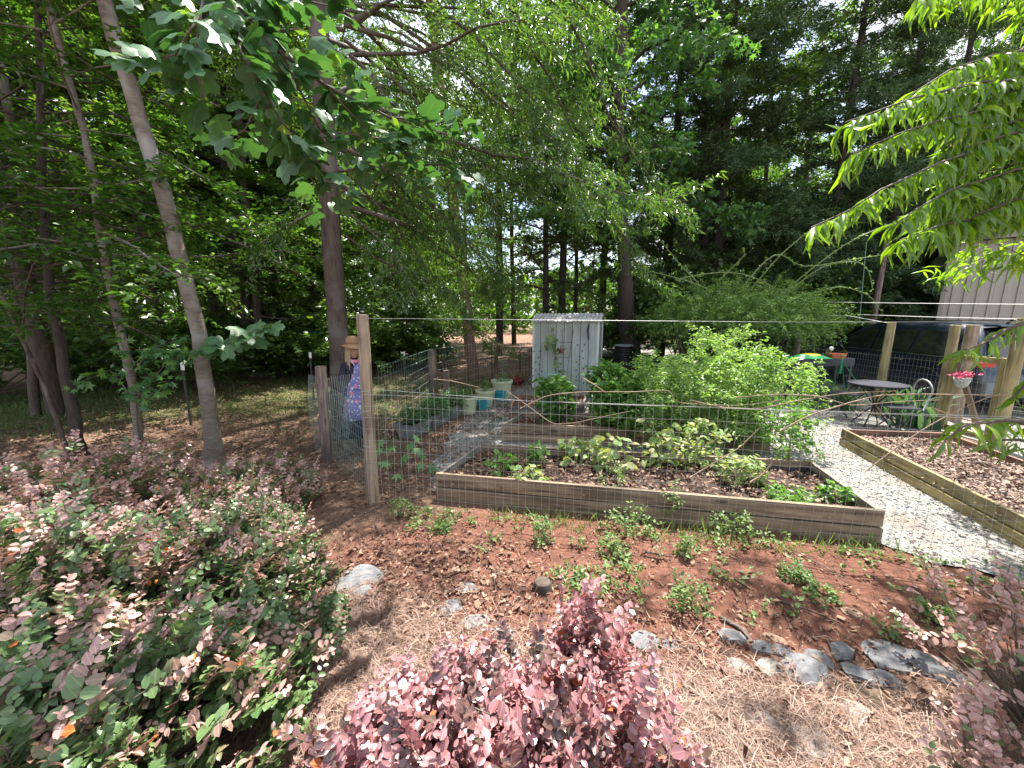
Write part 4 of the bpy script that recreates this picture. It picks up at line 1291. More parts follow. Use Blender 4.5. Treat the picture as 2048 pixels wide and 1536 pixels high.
# front bed plants
for i, (px, py, R, H, mt, T, s, lab) in enumerate([
    (1000, 940, .20, .20, 'veg_leaf', OVAL, .10, 'small green squash seedling at the left end of the front bed'),
    (1075, 925, .10, .28, 'veg_leaf', OVAL, .10, 'upright young squash seedling with pale leaf near the back of the front bed'),
    (1060, 965, .20, .16, 'wilt_leaf', OVAL, .10, 'low pale squash plant near the front board of the front bed'),
    (1160, 925, .25, .26, 'wilt_leaf', OVAL, .16, 'collapsed squash plant with folded pale leaves in the middle of the front bed'),
    (1225, 945, .24, .44, 'wilt_leaf', OVAL, .15, 'wilted squash plant standing right of the collapsed one'),
    (1315, 930, .22, .56, 'wilt_leaf', OVAL, .15, 'tall wilted squash plant leaning in the middle of the front bed'),
    (1400, 930, .30, .48, 'wilt_leaf', DIAMOND, .09, 'tangle of dry yellow-green vines in the front bed'),
    (1475, 960, .26, .26, 'wilt_leaf', DIAMOND, .08, 'low drying vine right of the yellow tangle'),
    (1575, 925, .28, .66, 'veg_leaf', DIAMOND, .09, 'bright green bushy plant at the right end of the front bed'),
    (1580, 1005, .22, .10, 'veg_leaf', DIAMOND, .06, 'low green herb clump by the front board at the right'),
    (1672, 1000, .11, .14, 'veg_leaf', OVAL, .08, 'small pale lettuce in the right corner of the front bed')]):
    p = P(px, py, .18)
    veg('squash_plant' if i < 6 else 'garden_plant', lab, p[0], p[1], .17, R * .85, H * (1 if i > 2 else .8), 22 if i < 6 else 40, 4 if T is OVAL else 10, T, s * (.66 if T is OVAL else .8), M[mt], 240 + i, flat=.9, hang=.35 if 'wilt' in mt else .1)

# fig seedling by the post
fb = P(806, 952)
root = empty('fig_seedling', fb, 'young fig seedling with lobed pale green leaves right of the tall round post', 'plant')
rng = np.random.default_rng(91)
FIGL = STAR
m = MB(); pos, dd, nn, ss = [], [], [], []
for k in range(20):
    a = k * 2.4; h = .12 + .40 * k / 20 * rng.uniform(.8, 1.1); r = .20 * (1.15 - h) * rng.uniform(.6, 1.3)
    q = np.array([math.cos(a) * r, math.sin(a) * r, h])
    m.tube([(0, 0, h * .5), q * np.array([.5, .5, 1]), q], [.005, .004, .003], 5)
    pos.append(fb + q); dd.append((math.cos(a), math.sin(a), -.35)); nn.append((rng.normal() * .3, -.6 + rng.normal() * .2, .8)); ss.append(rng.uniform(.13, .20))
m.tube([(0, 0, -.02), (0, 0, .5)], [.010, .006], 6)
m.build('stem', M['twig'], root)
foliage(root, fb, STAR, pos, dd, nn, ss, rng.random(20), M['fig_leaf'])

# single weeds in the clay
wl_ = [(800, 1035, .10, .16, 'feathery green weed right of the foot of the tall post'), (885, 1060, .08, .06, 'small low weed in the clay left of the front bed middle'), (1082, 1080, .10, .18, 'upright leafy weed in the clay in front of the left board'),
       (1222, 1010, .13, .46, 'leafy creeper climbing the wire mesh at the middle of the front bed'), (1262, 1075, .22, .26, 'thick leafy weed clump against the mesh in the middle of the front fence'), (1340, 1040, .12, .36, 'light green weed standing at the mesh right of the thick clump'),
       (1225, 1105, .12, .12, 'broad-leaved blue-green weed in front of the thick clump'), (1370, 1110, .07, .16, 'small bright green weed in the clay right of the thick clump'), (1465, 1075, .18, .18, 'grassy weed clump below the right half of the front board'),
       (1375, 1225, .12, .22, 'bright feathery weed above the row of grey stones'), (1640, 1195, .10, .05, 'flat rosette weed in the red clay at the right'), (1590, 1155, .10, .08, 'low dark green weed in the clay below the right board'),
       (1130, 1165, .15, .06, 'pale clover patch beside the tree stump'), (1235, 1165, .22, .07, 'pale clover patch right of the tree stump'), (1870, 1240, .10, .08, 'small weed in the shadow at the far right'),
       (1690, 1070, .08, .10, 'small weed at the right end of the front board')]
for i, (px, py, R, H, lab) in enumerate(wl_):
    p = P(px, py)
    veg('weed', lab, p[0], p[1], 0, R, H, 34, 8, DIAMOND, .018 + .10 * min(R, .16), M['weed_leaf'], 300 + i, cat='weed', stalks=4)

# many seedlings as ground cover
rng = np.random.default_rng(95)
band = [(-1.0, 3.4), (3.0, 2.75), (4.6, 2.4), (3.4, 1.6), (1.5, 1.9), (.2, 2.4), (-.9, 2.9)]
X, Y = scatter(band, 340, rng)
near = rng.random(len(X)) < .25 + .75 * np.exp(-((Y - (3.35 - .17 * X)) / .35) ** 2)
X, Y = X[near], Y[near]
n = len(X); per = 11
pos = np.repeat(np.stack([X, Y, np.full(n, .015)], -1), per, 0); N = len(pos)
pos += rng.normal(size=(N, 3)) * np.array([.022, .022, 0]); pos[:, 2] += rng.random(N) * np.repeat(rng.uniform(.02, .10, n), per)
d = rng.normal(size=(N, 3)); d[:, 2] = np.abs(d[:, 2]) * .5
nn = rng.normal(size=(N, 3)) * .5 + np.array([0, 0, 1.0])
me = leaf_mesh('seedlings', DIAMOND[0], DIAMOND[1], pos, d, nn, rng.uniform(.02, .05, N), rng.random(N), M['weed_leaf'])
tag(put('ground_weeds', me), 'scattered tiny green seedlings in the red clay before the front bed', 'weeds', kind='stuff')
n = 700
X, Y = scatter([(.2, 3.42), (3.1, 2.85), (3.0, 2.6), (1.0, 2.9), (-.5, 3.3)], n, rng); n = len(X)
d = rng.normal(size=(n, 3)) * .5; d[:, 2] = 1
me = leaf_mesh('tufts', BL[0], BL[1], np.stack([X, Y, np.zeros(n)], -1), d, rng.normal(size=(n, 3)), rng.uniform(.04, .15, n), rng.random(n), M['weed_leaf'], rng.uniform(.5, 1.2, n))
tag(put('grass_tufts', me), 'thin grass blades along the foot of the front wire mesh', 'grass', kind='stuff')


# blade-leaved iris clumps
def iris(px, py, y, label, n, h, seed, spread=.25, wide=1.0):
    rng = np.random.default_rng(seed)
    b = D(px, py, y); b[2] = 0
    root = empty('iris_clump', b, label, 'plant')
    for k in range(n):
        a = rng.random() * 6.283; L = h * rng.uniform(.6, 1.1); w = .02 * wide * rng.uniform(.7, 1.3); ln = rng.uniform(.15, .7)
        q0 = np.array([rng.normal() * spread * .4, rng.normal() * spread * .4, 0])
        m = MB(); vs = []
        for t in (0, .3, .6, .85, 1):
            c = q0 + np.array([math.cos(a) * ln * L * t * t, math.sin(a) * ln * L * t * t, L * t * (1 - .35 * ln * t * t)])
            ww = w * (1 - t ** 3) + .001
            s_ = np.array([-math.sin(a + .8), math.cos(a + .8), 0]) * ww
            vs += [c - s_, c + s_]
        m.add(vs, [(2 * i, 2 * i + 1, 2 * i + 3, 2 * i + 2) for i in range(4)])
        m.build('blade', M['iris_leaf'], root, smooth=True)


iris(1640, 790, 7.6, 'clump of thin arching blade leaves under the raised planter table', 40, .7, 1, wide=.8)
iris(1700, 790, 7.3, 'clump of green blade leaves under the green sprinkler tripod', 26, .62, 2, wide=1.3)
iris(1720, 780, 7.6, 'short clump of blade leaves between the tripod and the round table', 14, .45, 8)
iris(1800, 800, 6.9, 'upright iris clump behind the round table', 24, .72, 3, wide=1.7)
iris(1838, 850, 6.15, 'broad blue-green iris clump right of the round table by the gate post', 34, .78, 4, wide=2.2)

# ------------------------------------------------------------------ stones
def rock_mesh(seed, flat=.6, cuts=11):
    import bmesh
    rng = np.random.default_rng(seed)
    bm = bmesh.new(); bmesh.ops.create_icosphere(bm, subdivisions=3, radius=1)
    P_ = np.array([v.co[:] for v in bm.verts])
    for k in range(cuts):
        nrm_ = nrm(rng.normal(size=3)); h = rng.uniform(.55, .85)
        dist = P_ @ nrm_
        P_ = P_ - np.where(dist > h, dist - h, 0)[:, None] * nrm_
    P_ *= 1 + .035 * np.sin(P_[:, [1]] * 9 + seed) * np.sin(P_[:, [0]] * 7)
    P_[:, 2] *= flat
    P_ += rng.normal(size=P_.shape) * .008
    for v, p in zip(bm.verts, P_): v.co = p
    me = bpy.data.meshes.new('stone'); bm.to_mesh(me); bm.free()
    return me


def rock_mat(name, c1, c2):
    m, N, L = newmat(name)
    out = N.new('ShaderNodeOutputMaterial'); pb = N.new('ShaderNodeBsdfPrincipled'); pb.inputs['Roughness'].default_value = .85
    tc = N.new('ShaderNodeTexCoord'); nz = N.new('ShaderNodeTexNoise'); nz.inputs['Scale'].default_value = 2.4; nz.inputs['Detail'].default_value = 10; nz.inputs['Roughness'].default_value = .75
    L.new(tc.outputs['Object'], nz.inputs['Vector'])
    rp = N.new('ShaderNodeValToRGB'); ramp_set(rp, [(.35, c2), (.6, c1), (.78, (.42, .41, .40))]); L.new(nz.outputs['Fac'], rp.inputs['Fac'])
    L.new(rp.outputs['Color'], pb.inputs['Base Color'])
    bp = N.new('ShaderNodeBump'); bp.inputs['Strength'].default_value = .8; bp.inputs['Distance'].default_value = .02
    L.new(nz.outputs['Fac'], bp.inputs['Height']); L.new(bp.outputs[0], pb.inputs['Normal']); L.new(pb.outputs[0], out.inputs['Surface'])
    return m


RK = {'grey': rock_mat('rock_grey', (.23, .23, .24), (.12, .122, .13)), 'pale': rock_mat('rock_pale', (.48, .44, .40), (.30, .26, .24)), 'tan': rock_mat('rock_tan', (.34, .23, .16), (.2, .13, .09)), 'brown': rock_mat('rock_brown', (.16, .11, .07), (.08, .055, .035))}
rks = [(600, 950, 42, 'grey', .7, 'rounded grey stone by the pink sprigs, left of the weathered post'), (628, 1132, 44, 'grey', .6, 'grey stone at the right edge of the left hedge'),
       (718, 1152, 100, 'grey', .35, 'long flat grey slab in the clay, largest stone on the left'), (728, 1182, 46, 'grey', .7, 'small upright grey stone against the long flat slab'),
       (902, 1214, 60, 'grey', .45, 'flat grey stone above the red shrub, leftmost of four'), (950, 1240, 54, 'grey', .4, 'grey stone right behind the tip of the red shrub'),
       (1010, 1262, 50, 'grey', .4, 'low grey stone behind the middle of the red shrub'), (935, 1172, 44, 'grey', .25, 'thin flat stone lying in the clay left of the stump'),
       (1130, 1215, 46, 'grey', .3, 'flat stone just below the tree stump'), (1240, 1243, 34, 'pale', .4, 'small pale stone right of the red shrub top'),
       (1288, 1278, 60, 'grey', .45, 'streaked grey stone left of the fallen straight twig'), (1342, 1284, 38, 'grey', .4, 'small grey stone touching the streaked one'),
       (1255, 1332, 54, 'grey', .6, 'grey stone half buried in straw beside the red shrub'), (1248, 1368, 64, 'pale', .4, 'white stone in the straw beside the red shrub'),
       (1462, 1272, 52, 'grey', .8, 'upright blue-grey stone, left end of the stone row'), (1523, 1292, 46, 'grey', .8, 'squarish blue-grey stone second in the stone row'),
       (1568, 1302, 42, 'grey', .7, 'small blue-grey stone third in the stone row'), (1548, 1272, 36, 'tan', .5, 'small tan stone behind the stone row'),
       (1475, 1332, 52, 'pale', .7, 'pale grey stone in front of the left end of the row'), (1540, 1334, 56, 'pale', .6, 'rounded pale grey stone in front of the squarish one'),
       (1612, 1338, 96, 'grey', .5, 'long rounded grey stone in the middle of the row'), (1640, 1312, 50, 'grey', .4, 'flat grey stone behind the long rounded one'),
       (1688, 1302, 56, 'grey', .8, 'upright dark grey stone right of the middle of the row'), (1714, 1345, 56, 'grey', .7, 'blocky dark grey stone in front of the upright dark one'),
       (1785, 1312, 110, 'grey', .3, 'wide flat grey slab at the back right of the row'), (1775, 1358, 60, 'grey', .5, 'grey stone below the wide flat slab'),
       (1716, 1382, 42, 'brown', 1.0, 'round brown stone in the stone row'), (1756, 1398, 46, 'brown', .8, 'dark brown stone beside the round brown one'),
       (1860, 1330, 90, 'grey', .5, 'grey stone at the right end of the row under pink leaves'), (1520, 1432, 64, 'pale', .5, 'pointed white stone in the orange clay at the bottom'),
       (1418, 1402, 80, 'tan', .3, 'flat tan stone in the straw right of the red shrub'), (1715, 1424, 70, 'pale', .3, 'flat pale stone below the brown stones'),
       (1706, 1222, 42, 'tan', .3, 'smooth tan stone lying alone in the red clay'), (1620, 1480, 90, 'pale', .25, 'flat whitish stone nearly buried at the bottom'),
       (1130, 1240, 40, 'pale', .4, 'small pale stone right behind the red shoots')]
rm = [rock_mesh(400 + i) for i in range(9)]
for i, (px, py, w, col, fl, lab) in enumerate(rks):
    p = P(px, py + 6)
    z, _, _ = zc([p]); s = float(w / F_PX * z[0] / 2)
    me = rm[i % 9].copy(); me.materials.clear(); me.materials.append(RK[col])
    o = put('stone', me, loc=(p[0], p[1], s * fl * .12), sc_=(s * 1.12, s * .85, s * fl * 1.1)); o.rotation_euler = (0, 0, random.random() * 1.2 - .6)
    tag(o, lab, 'stone')

# stump and fallen twigs
sp = P(1085, 1178)
root = empty('tree_stump', sp, 'small cut tree stump in the clay behind the red shrub', 'stump')
m = MB(); m.lathe([(.085, -.03), (.068, .02), (.058, .055), (.054, .06)], 14); m.build('stump_wood', M['bark_dark'], root, smooth=True)
m = MB(); m.lathe([(.054, .058), (.03, .062), (.001, .061)], 14); m.build('cut_face', M['bark_brown'], root)
p2 = P(1176, 1205)
m = MB(); m.tube([p2 + (0, 0, -.02), p2 + (.005, .01, .07)], [.022, .018], 7); tag(m.build('cut_stem', M['bark_red']), 'small cut reddish stem stub right of the tree stump', 'stump')
for pts, r, lab in [([(1395, 1302), (1330, 1290)], .008, 'straight thin twig lying beside the streaked grey stone'), ([(1440, 1240), (1480, 1262), (1505, 1290)], .012, 'dark broken stick lying behind the stone row'),
                    ([(1468, 1160), (1500, 1182)], .006, 'short twig lying in the red clay right of centre'), ([(1290, 1108), (1345, 1118)], .008, 'short dark stick in the clay under the mesh'),
                    ([(985, 1140), (992, 1188)], .006, 'short reddish stick in the clay left of the stump'), ([(750, 1050), (765, 1080)], .005, 'small pale twig in the clay below the tall post'),
                    ([(640, 1055), (720, 1035), (770, 1010)], .005, 'long thin twig lying from the hedge to the tall post'), ([(620, 1000), (560, 1040)], .005, 'long bent twig at the edge of the left hedge'),
                    ([(1540, 1200), (1620, 1225), (1680, 1250)], .006, 'long thin twig across the shadowed clay'), ([(1600, 1110), (1700, 1165)], .004, 'thin dark twig below the right corner of the front bed'),
                    ([(1515, 1500), (1500, 1460)], .007, 'pale broken twig in the straw at the bottom')]:
    q = [P(*a) + np.array([0, 0, r + .008]) for a in pts]
    m = MB(); m.tube(q, [r] * (len(q) - 1) + [r * .6], 6, jitter=.3, rng=rng); tag(m.build('fallen_twig', M['bark_brown'], smooth=True), lab, 'twig')
# ------------------------------------------------------------------ timber helpers
def board(a, b, z0, h, t, mat, root, base, name='board', tilt=0.0):
    a, b = np.array(a, float)[:2], np.array(b, float)[:2]
    L = float(np.linalg.norm(b - a))
    m = MB(); m.box((0, 0, 0), (L, t, h))
    o = m.build(name, mat, root, bevel=.004)
    c = (a + b) / 2
    o.location = (c[0] - base[0], c[1] - base[1], z0 + h / 2 - base[2])
    o.rotation_euler = (tilt, 0, math.atan2(b[1] - a[1], b[0] - a[0]))
    return o


M['soil'] = solid_mat('soil', (.075, .05, .042), .95, noise=.6, nscale=22, bump=1.0, spec=.2, col2=(.03, .02, .018))
M['liner'] = solid_mat('liner', (.03, .03, .033), .6, noise=.4, nscale=12, bump=.6)


def raised_bed(label, FL, FR, BR, BL, mats, h=.14, courses=2, t=.038, soil=.17, liner=True, lmix=(.5, 3000), seed=1, fill=None):
    rng = np.random.default_rng(seed)
    cs = [np.array(p[:2], float) for p in (FL, FR, BR, BL)]
    c = sum(cs) / 4
    base = np.array([c[0], c[1], 0])
    root = empty('raised_bed', base, label, 'garden bed')
    for i in range(4):
        a, b = cs[i], cs[(i + 1) % 4]
        u = (b - a) / np.linalg.norm(b - a); nin = np.array([-u[1], u[0]])
        o_ = .0 if i % 2 == 0 else -t
        for k in range(courses):
            off = nin * (t / 2 + (.0 if k == 0 else .013))
            board(a - u * o_ + off, b + u * o_ + off, k * (h + .011) - .01, h, t, mats[i][k % len(mats[i])], root, base, tilt=rng.normal() * .006)
        if liner and i >= 1:
            m = MB(); n = 26; vs = []
            top = courses * h - .03
            for j in range(n + 1):
                s = a + u * (t + (np.linalg.norm(b - a) - 2 * t) * j / n)
                for q_, z in ((t + .004, top - abs(rng.normal()) * .03), (t + .012 + abs(rng.normal()) * .006, top * .75), (t + .03, soil - .02)):
                    p = s + nin * (q_ + .002); vs.append((p[0] - base[0], p[1] - base[1], z))
            m.add(vs, [(j * 3 + e, (j + 1) * 3 + e, (j + 1) * 3 + e + 1, j * 3 + e + 1) for j in range(n) for e in range(2)])
            m.build('liner', M['liner'], root, smooth=True)
    # soil surface
    n, mm = 60, 20
    vs = []
    ins = [cs[i] + (c - cs[i]) * (.05 / np.linalg.norm(c - cs[i])) for i in range(4)]
    for j in range(mm + 1):
        for i in range(n + 1):
            u_, v_ = i / n, j / mm
            p = ins[0] * (1 - u_) * (1 - v_) + ins[1] * u_ * (1 - v_) + ins[2] * u_ * v_ + ins[3] * (1 - u_) * v_
            z = soil + .012 * math.sin(p[0] * 9 + p[1] * 5) * math.sin(p[1] * 8) + rng.normal() * .006
            vs.append((p[0] - base[0], p[1] - base[1], z))
    m = MB(); m.add(vs, [(j * (n + 1) + i, j * (n + 1) + i + 1, (j + 1) * (n + 1) + i + 1, (j + 1) * (n + 1) + i) for j in range(mm) for i in range(n)])
    m.build('soil', M['soil'], root, smooth=True)
    cnt = lmix[1]
    uu, vv = rng.random(cnt) ** (1.0 if lmix[0] >= 1 else 1.8), rng.random(cnt)
    A = np.array(ins)
    pp = (A[0] * ((1 - uu) * (1 - vv))[:, None] + A[1] * (uu * (1 - vv))[:, None] + A[2] * (uu * vv)[:, None] + A[3] * ((1 - uu) * vv)[:, None]) - c
    pos = np.stack([pp[:, 0], pp[:, 1], np.full(cnt, soil + .012) + rng.random(cnt) * .02], -1)
    d = rng.normal(size=(cnt, 3)); d[:, 2] *= .3
    nn = rng.normal(size=(cnt, 3)) * .4; nn[:, 2] += 1
    put('mulch', leaf_mesh('mulch', FLAKE[0], FLAKE[1], pos, d, nn, .02 + .04 * rng.random(cnt) ** 2, rng.random(cnt), fill or M['litter'], rng.uniform(.3, 1, cnt), smooth=False), root, 'stuff')
    return root


W_, WO, WG, WR = M['wood'], M['wood_old'], M['wood_green'], M['wood_red']
raised_bed('long front raised bed of weathered boards with wilting squash behind the wire mesh', P(872, 1000), (3.01, 2.87), (3.28, 4.0), (-.41, 4.56), [[W_, W_], [WO, WO], [W_, W_], [WO, WO]], seed=1, lmix=(.5, 3600))
raised_bed('middle raised bed of tan boards holding the green mass of tomato plants', (-.15, 5.43), (3.5, 5.0), (3.72, 5.95), (.15, 6.15), [[W_, W_], [WO, WO], [W_, W_], [WO, WO]], seed=2, lmix=(.5, 2600))
raised_bed('small dark raised bed nearest the white shed', P(1018, 840), P(1165, 842), (1.55, 7.7), (.05, 7.75), [[WR, M['wood_old']], [WO, WO], [WR, WR], [WR, WR]], h=.12, seed=3, lmix=(1, 900))
raised_bed('right raised bed of yellow-green boards filled with pinkish bark mulch', (4.04, 2.74), (5.35, 2.75), (6.0, 5.12), (4.69, 5.3), [[WG, WG], [WR, WR], [WR, WR], [WG, WG]], h=.125, soil=.15, seed=4, lmix=(1, 11000), liner=False, fill=M['mulch'])


def post(root, base, p0, p1, r, mat, name='post', n=14, jit=.06, top=True, seed=1):
    rng = np.random.default_rng(seed)
    p0, p1 = np.array(p0, float), np.array(p1, float)
    pts = [p0 + (p1 - p0) * t - base for t in np.linspace(0, 1, 8)]
    for q in pts[1:-1]: q[:2] += rng.normal(size=2) * r * .03
    m = MB(); m.tube(pts + [pts[-1] + np.array([0, 0, .004])], list(np.linspace(r * 1.06, r * .97, 8)) + [r * .88], n, jitter=jit, rng=rng)
    return m.build(name, mat, root, smooth=False)


def wire_mesh(root, base, A, B, h, dx=.07, dz=.11, r=.0013, name='wire_mesh', mat=None, seed=1, z0=.01, top=True, wave=.006):
    rng = np.random.default_rng(seed)
    A, B = np.array(A, float)[:2], np.array(B, float)[:2]
    L = np.linalg.norm(B - A); u = (B - A) / L; nn = np.array([-u[1], u[0]])
    ph = rng.random(4) * 6
    f = lambda s, z: wave * (math.sin(s * 3 + ph[0]) + math.sin(z * 5 + s * 1.3 + ph[1]))
    pt = lambda s, z: np.array([*(A + u * s + nn * f(s, z)), z + .004 * math.sin(s * 5 + ph[2])]) - base
    m = MB()
    for s in np.arange(0, L, dx):
        s = s + rng.normal() * .0015
        m.tube([pt(s + rng.normal() * .003, z) for z in np.linspace(z0, h, 5)], r, 3, caps=False)
    for z in np.arange(z0, h + .001, dz):
        n = max(2, int(L / .35))
        m.tube([pt(L * k / n, z) for k in range(n + 1)], r * (1.6 if z + dz > h else 1.1), 3, caps=False)
    return m.build(name, mat or M['wire'], root, kind='stuff')


def wire(root, base, pts, r=.0022, name='top_wire', mat=None):
    m = MB(); m.tube([np.array(p, float) - base for p in pts], r, 4, caps=False)
    return m.build(name, mat or M['wire'], root)


# front fence
FA, FB_ = P(747, 1005), np.array([2.96, 2.81, 0])
fd = (FB_ - FA) / np.linalg.norm(FB_ - FA)
FE = FA + fd * 7.2
root = empty('wire_fence', FA, 'front garden fence of welded wire mesh on a tall round wooden post', 'fence')
post(root, FA, FA + (0, 0, -.1), (FA[0] + .01, FA[1], 1.84), .056, M['post'], n=16, seed=2)
post(root, FA, FE + (0, 0, -.1), FE + (0, 0, 1.8), .055, M['post'], seed=3)
n_ = np.array([-fd[1], fd[0], 0])
wire_mesh(root, FA, FA - n_ * .058, FE - n_ * .058, 1.2, seed=4)
wire(root, FA, [FA + (0, 0, 1.81), FA + fd * 3.5 + (0, 0, 1.785), FE + (0, 0, 1.80)], .0015, mat=M['wire'])
wire(root, FA, [FA + (0, 0, 1.14) + n_ * .06, FA + fd * 1.5 + (0, 0, 1.09) + n_ * .03, FA + fd * 3.4 + (0, 0, 1.10), FE + (0, 0, 1.13)], .0016, name='support_wire')
for z in (1.14, .95, .6):
    m = MB(); m.tube([FA + np.array([.06 * math.cos(t), .062 * math.sin(t), z]) - FA for t in np.linspace(0, 6.28, 14)], .002, 4, caps=False); m.build('wire_loop', M['wire'], root)

# left side fence with old posts
W0_ = P(656, 922)
P3 = P(868, 800); P4 = P(993, 762); W2 = P(632, 905)
root = empty('side_fence', W0_, 'old left side fence: rough weathered posts with loose wire mesh beside the scarecrow', 'fence')
post(root, W0_, W0_ + (0, 0, -.1), W0_ + (.01, 0, 1.22), .062, M['post_old'], n=11, jit=.5, seed=5)
post(root, W0_, P3 + (0, 0, -.1), P3 + (0, 0, 1.10), .085, M['post_old'], n=12, jit=.4, seed=6)
post(root, W0_, P4 + (0, 0, -.1), P4 + (0, 0, 1.25), .05, M['post_old'], n=12, jit=.2, seed=7)
p5 = P(893, 800); post(root, W0_, p5 + (0, 0, -.1), p5 + (0, 0, .66), .07, M['post_old'], n=10, jit=.3, seed=8)
wire_mesh(root, W0_, W2, W0_, 1.08, dx=.03, dz=.12, seed=9, r=.0014, wave=.02)
wire_mesh(root, W0_, W0_ + (.05, .06, 0), W0_ + (.42, .55, 0), 1.08, dx=.028, dz=.28, seed=10, r=.0015, wave=.02)
wire_mesh(root, W0_, W0_ + (.10, .2, 0), W0_ + (.34, .7, 0), 1.0, dx=.024, dz=.2, seed=21, r=.0014, wave=.03, mat=M['wire_green'])
wire_mesh(root, W0_, FA, W0_ + (.06, 0, 0), .98, dx=.075, dz=.12, seed=11, mat=M['wire_green'])
wire_mesh(root, W0_, W0_ + (.5, .6, 0), P3, 1.15, dx=.12, dz=.16, seed=12, r=.0015, mat=M['wire_green'])
wire_mesh(root, W0_, P3, P4, 1.15, dx=.12, dz=.16, seed=13, r=.0018)
wire_mesh(root, W0_, P4, (1.0, 12.4), 1.15, dx=.15, dz=.2, seed=14, r=.003)

# metal T-posts beyond the side fence
M['tpost'] = solid_mat('tpost', (.03, .035, .03), .6)
M['white'] = solid_mat('white_paint', (.75, .76, .74), .5)
for px, py, pt, lab in [(382, 852, 727, 'dark metal T-post with a white tip left of the leaning trunk'), (628, 800, 706, 'dark metal T-post with a white tip just left of the big oak'),
                        (811, 762, 704, 'dark metal T-post right of the scarecrow, before the grass'), (890, 756, 688, 'thin metal T-post behind the old square-topped post'),
                        (984, 758, 682, 'thin metal T-post close to the hanging orange spinner'), (1040, 745, 690, 'thin metal T-post left of the white shed')]:
    b = P(px, py); top = D(px - 4, pt, b[1])[2]
    root = empty('fence_stake', b, lab, 'stake')
    m = MB(); m.box((0, 0, top / 2 - .05), (.035, .006, top)); m.box((0, .014, top / 2 - .05), (.006, .028, top)); m.build('stake_rail', M['tpost'], root)
    m = MB(); m.box((0, .006, top - .05), (.037, .036, .12)); m.build('painted_tip', M['white'], root)

# right fence and gate
GP1, GP2 = P(1870, 862), P(1990, 897)
root = empty('right_fence', GP1, 'right hand fence of round posts and dark wire mesh in front of the blue car', 'fence')
post(root, GP1, GP1 + (0, 0, -.1), GP1 + (.0, 0, 1.69), .062, M['post_green'], seed=31)
post(root, GP1, GP2 + (0, 0, -.1), GP2 + (.0, 0, 1.80), .072, M['post_green'], seed=32)
PB = np.array([7.75, 6.55, 0.0]); post(root, GP1, PB + (0, 0, -.1), PB + (0, 0, 1.68), .085, M['post'], seed=33)
PC = P(1750, 832); post(root, GP1, PC + (0, 0, -.1), PC + (.02, 0, 1.72), .062, M['post_green'], seed=34)
PD = np.array([6.95, 9.4, 0.0]); post(root, GP1, PD + (0, 0, -.1), PD + (0, 0, 1.5), .06, M['post_old'], seed=35)
wire_mesh(root, GP1, GP1, PC, 1.16, dx=.06, dz=.11, seed=36)
wire_mesh(root, GP1, PC, PD, 1.14, dx=.06, dz=.11, seed=37)
wire_mesh(root, GP1, GP2, (6.3, 2.2), 1.16, dx=.07, dz=.11, seed=38)
wire(root, GP1, [D(1640, 604, 9.4), D(1860, 607, 6.0), D(2100, 609, 4.6)], .004, 'top_wire', M['white'])
wire(root, GP1, [D(1715, 629, 8.4), D(1860, 634, 6.0), D(2034, 638, 5.0)], .004, 'top_wire', M['white'])
wire(root, GP1, [D(2034, 638, 5.0), D(2030, 700, 5.0)], .003, 'tie_wire', M['white'])
wire(root, GP1, [D(1719, 645, 9.2), D(1733, 484, 9.2)], .007, 'tall_cane', M['wire_green'])
wire(root, GP1, [D(1640, 630, 9.4), D(1700, 632, 8.2), PC + (0, 0, 1.7)], .004, 'top_wire', M['white'])

gb = (GP1 + GP2) / 2
root = empty('garden_gate', GP1, 'wooden garden gate with a diagonal brace and wire mesh between two round posts', 'gate')
gd = (GP2 - GP1); gl = np.linalg.norm(gd[:2]); gu = gd / gl
g0, g1 = GP1 + gu * .10, GP2 - gu * .11
rz = math.atan2(gu[1], gu[0])


def stick(a, b, w, t, mat, name):
    a, b = np.array(a, float), np.array(b, float)
    L = float(np.linalg.norm(b - a)); m = MB(); m.box((0, 0, 0), (L, t, w))
    o = m.build(name, mat, root, bevel=.003)
    d = Vector(b - a).normalized(); x = d; y = Vector((-gu[1], gu[0], 0)); z = x.cross(y)
    c = (a + b) / 2 - GP1
    o.matrix_local = Matrix(((x[0], y[0], z[0], c[0]), (x[1], y[1], z[1], c[1]), (x[2], y[2], z[2], c[2]), (0, 0, 0, 1)))
    return o


stick(g0 + (0, 0, .06), g0 + (0, 0, 1.26), .085, .04, M['wood_green'], 'stile')
stick(g1 + (0, 0, .06), g1 + (0, 0, 1.26), .085, .04, M['wood_green'], 'stile')
stick(g0 + gu * .045 + (0, 0, 1.21), g1 - gu * .045 + (0, 0, 1.21), .085, .04, M['wood_green'], 'rail')
stick(g0 + gu * .045 + (0, 0, .11), g1 - gu * .045 + (0, 0, .11), .085, .04, M['wood_green'], 'rail')
stick(g0 + gu * .09 + (0, 0, 1.14) + np.array([gu[1], -gu[0], 0]) * .043, g1 - gu * .09 + (0, 0, .18) + np.array([gu[1], -gu[0], 0]) * .043, .07, .036, M['wood'], 'brace')
wire_mesh(root, GP1, g0, g1, 1.2, dx=.07, dz=.11, seed=41, z0=.1)
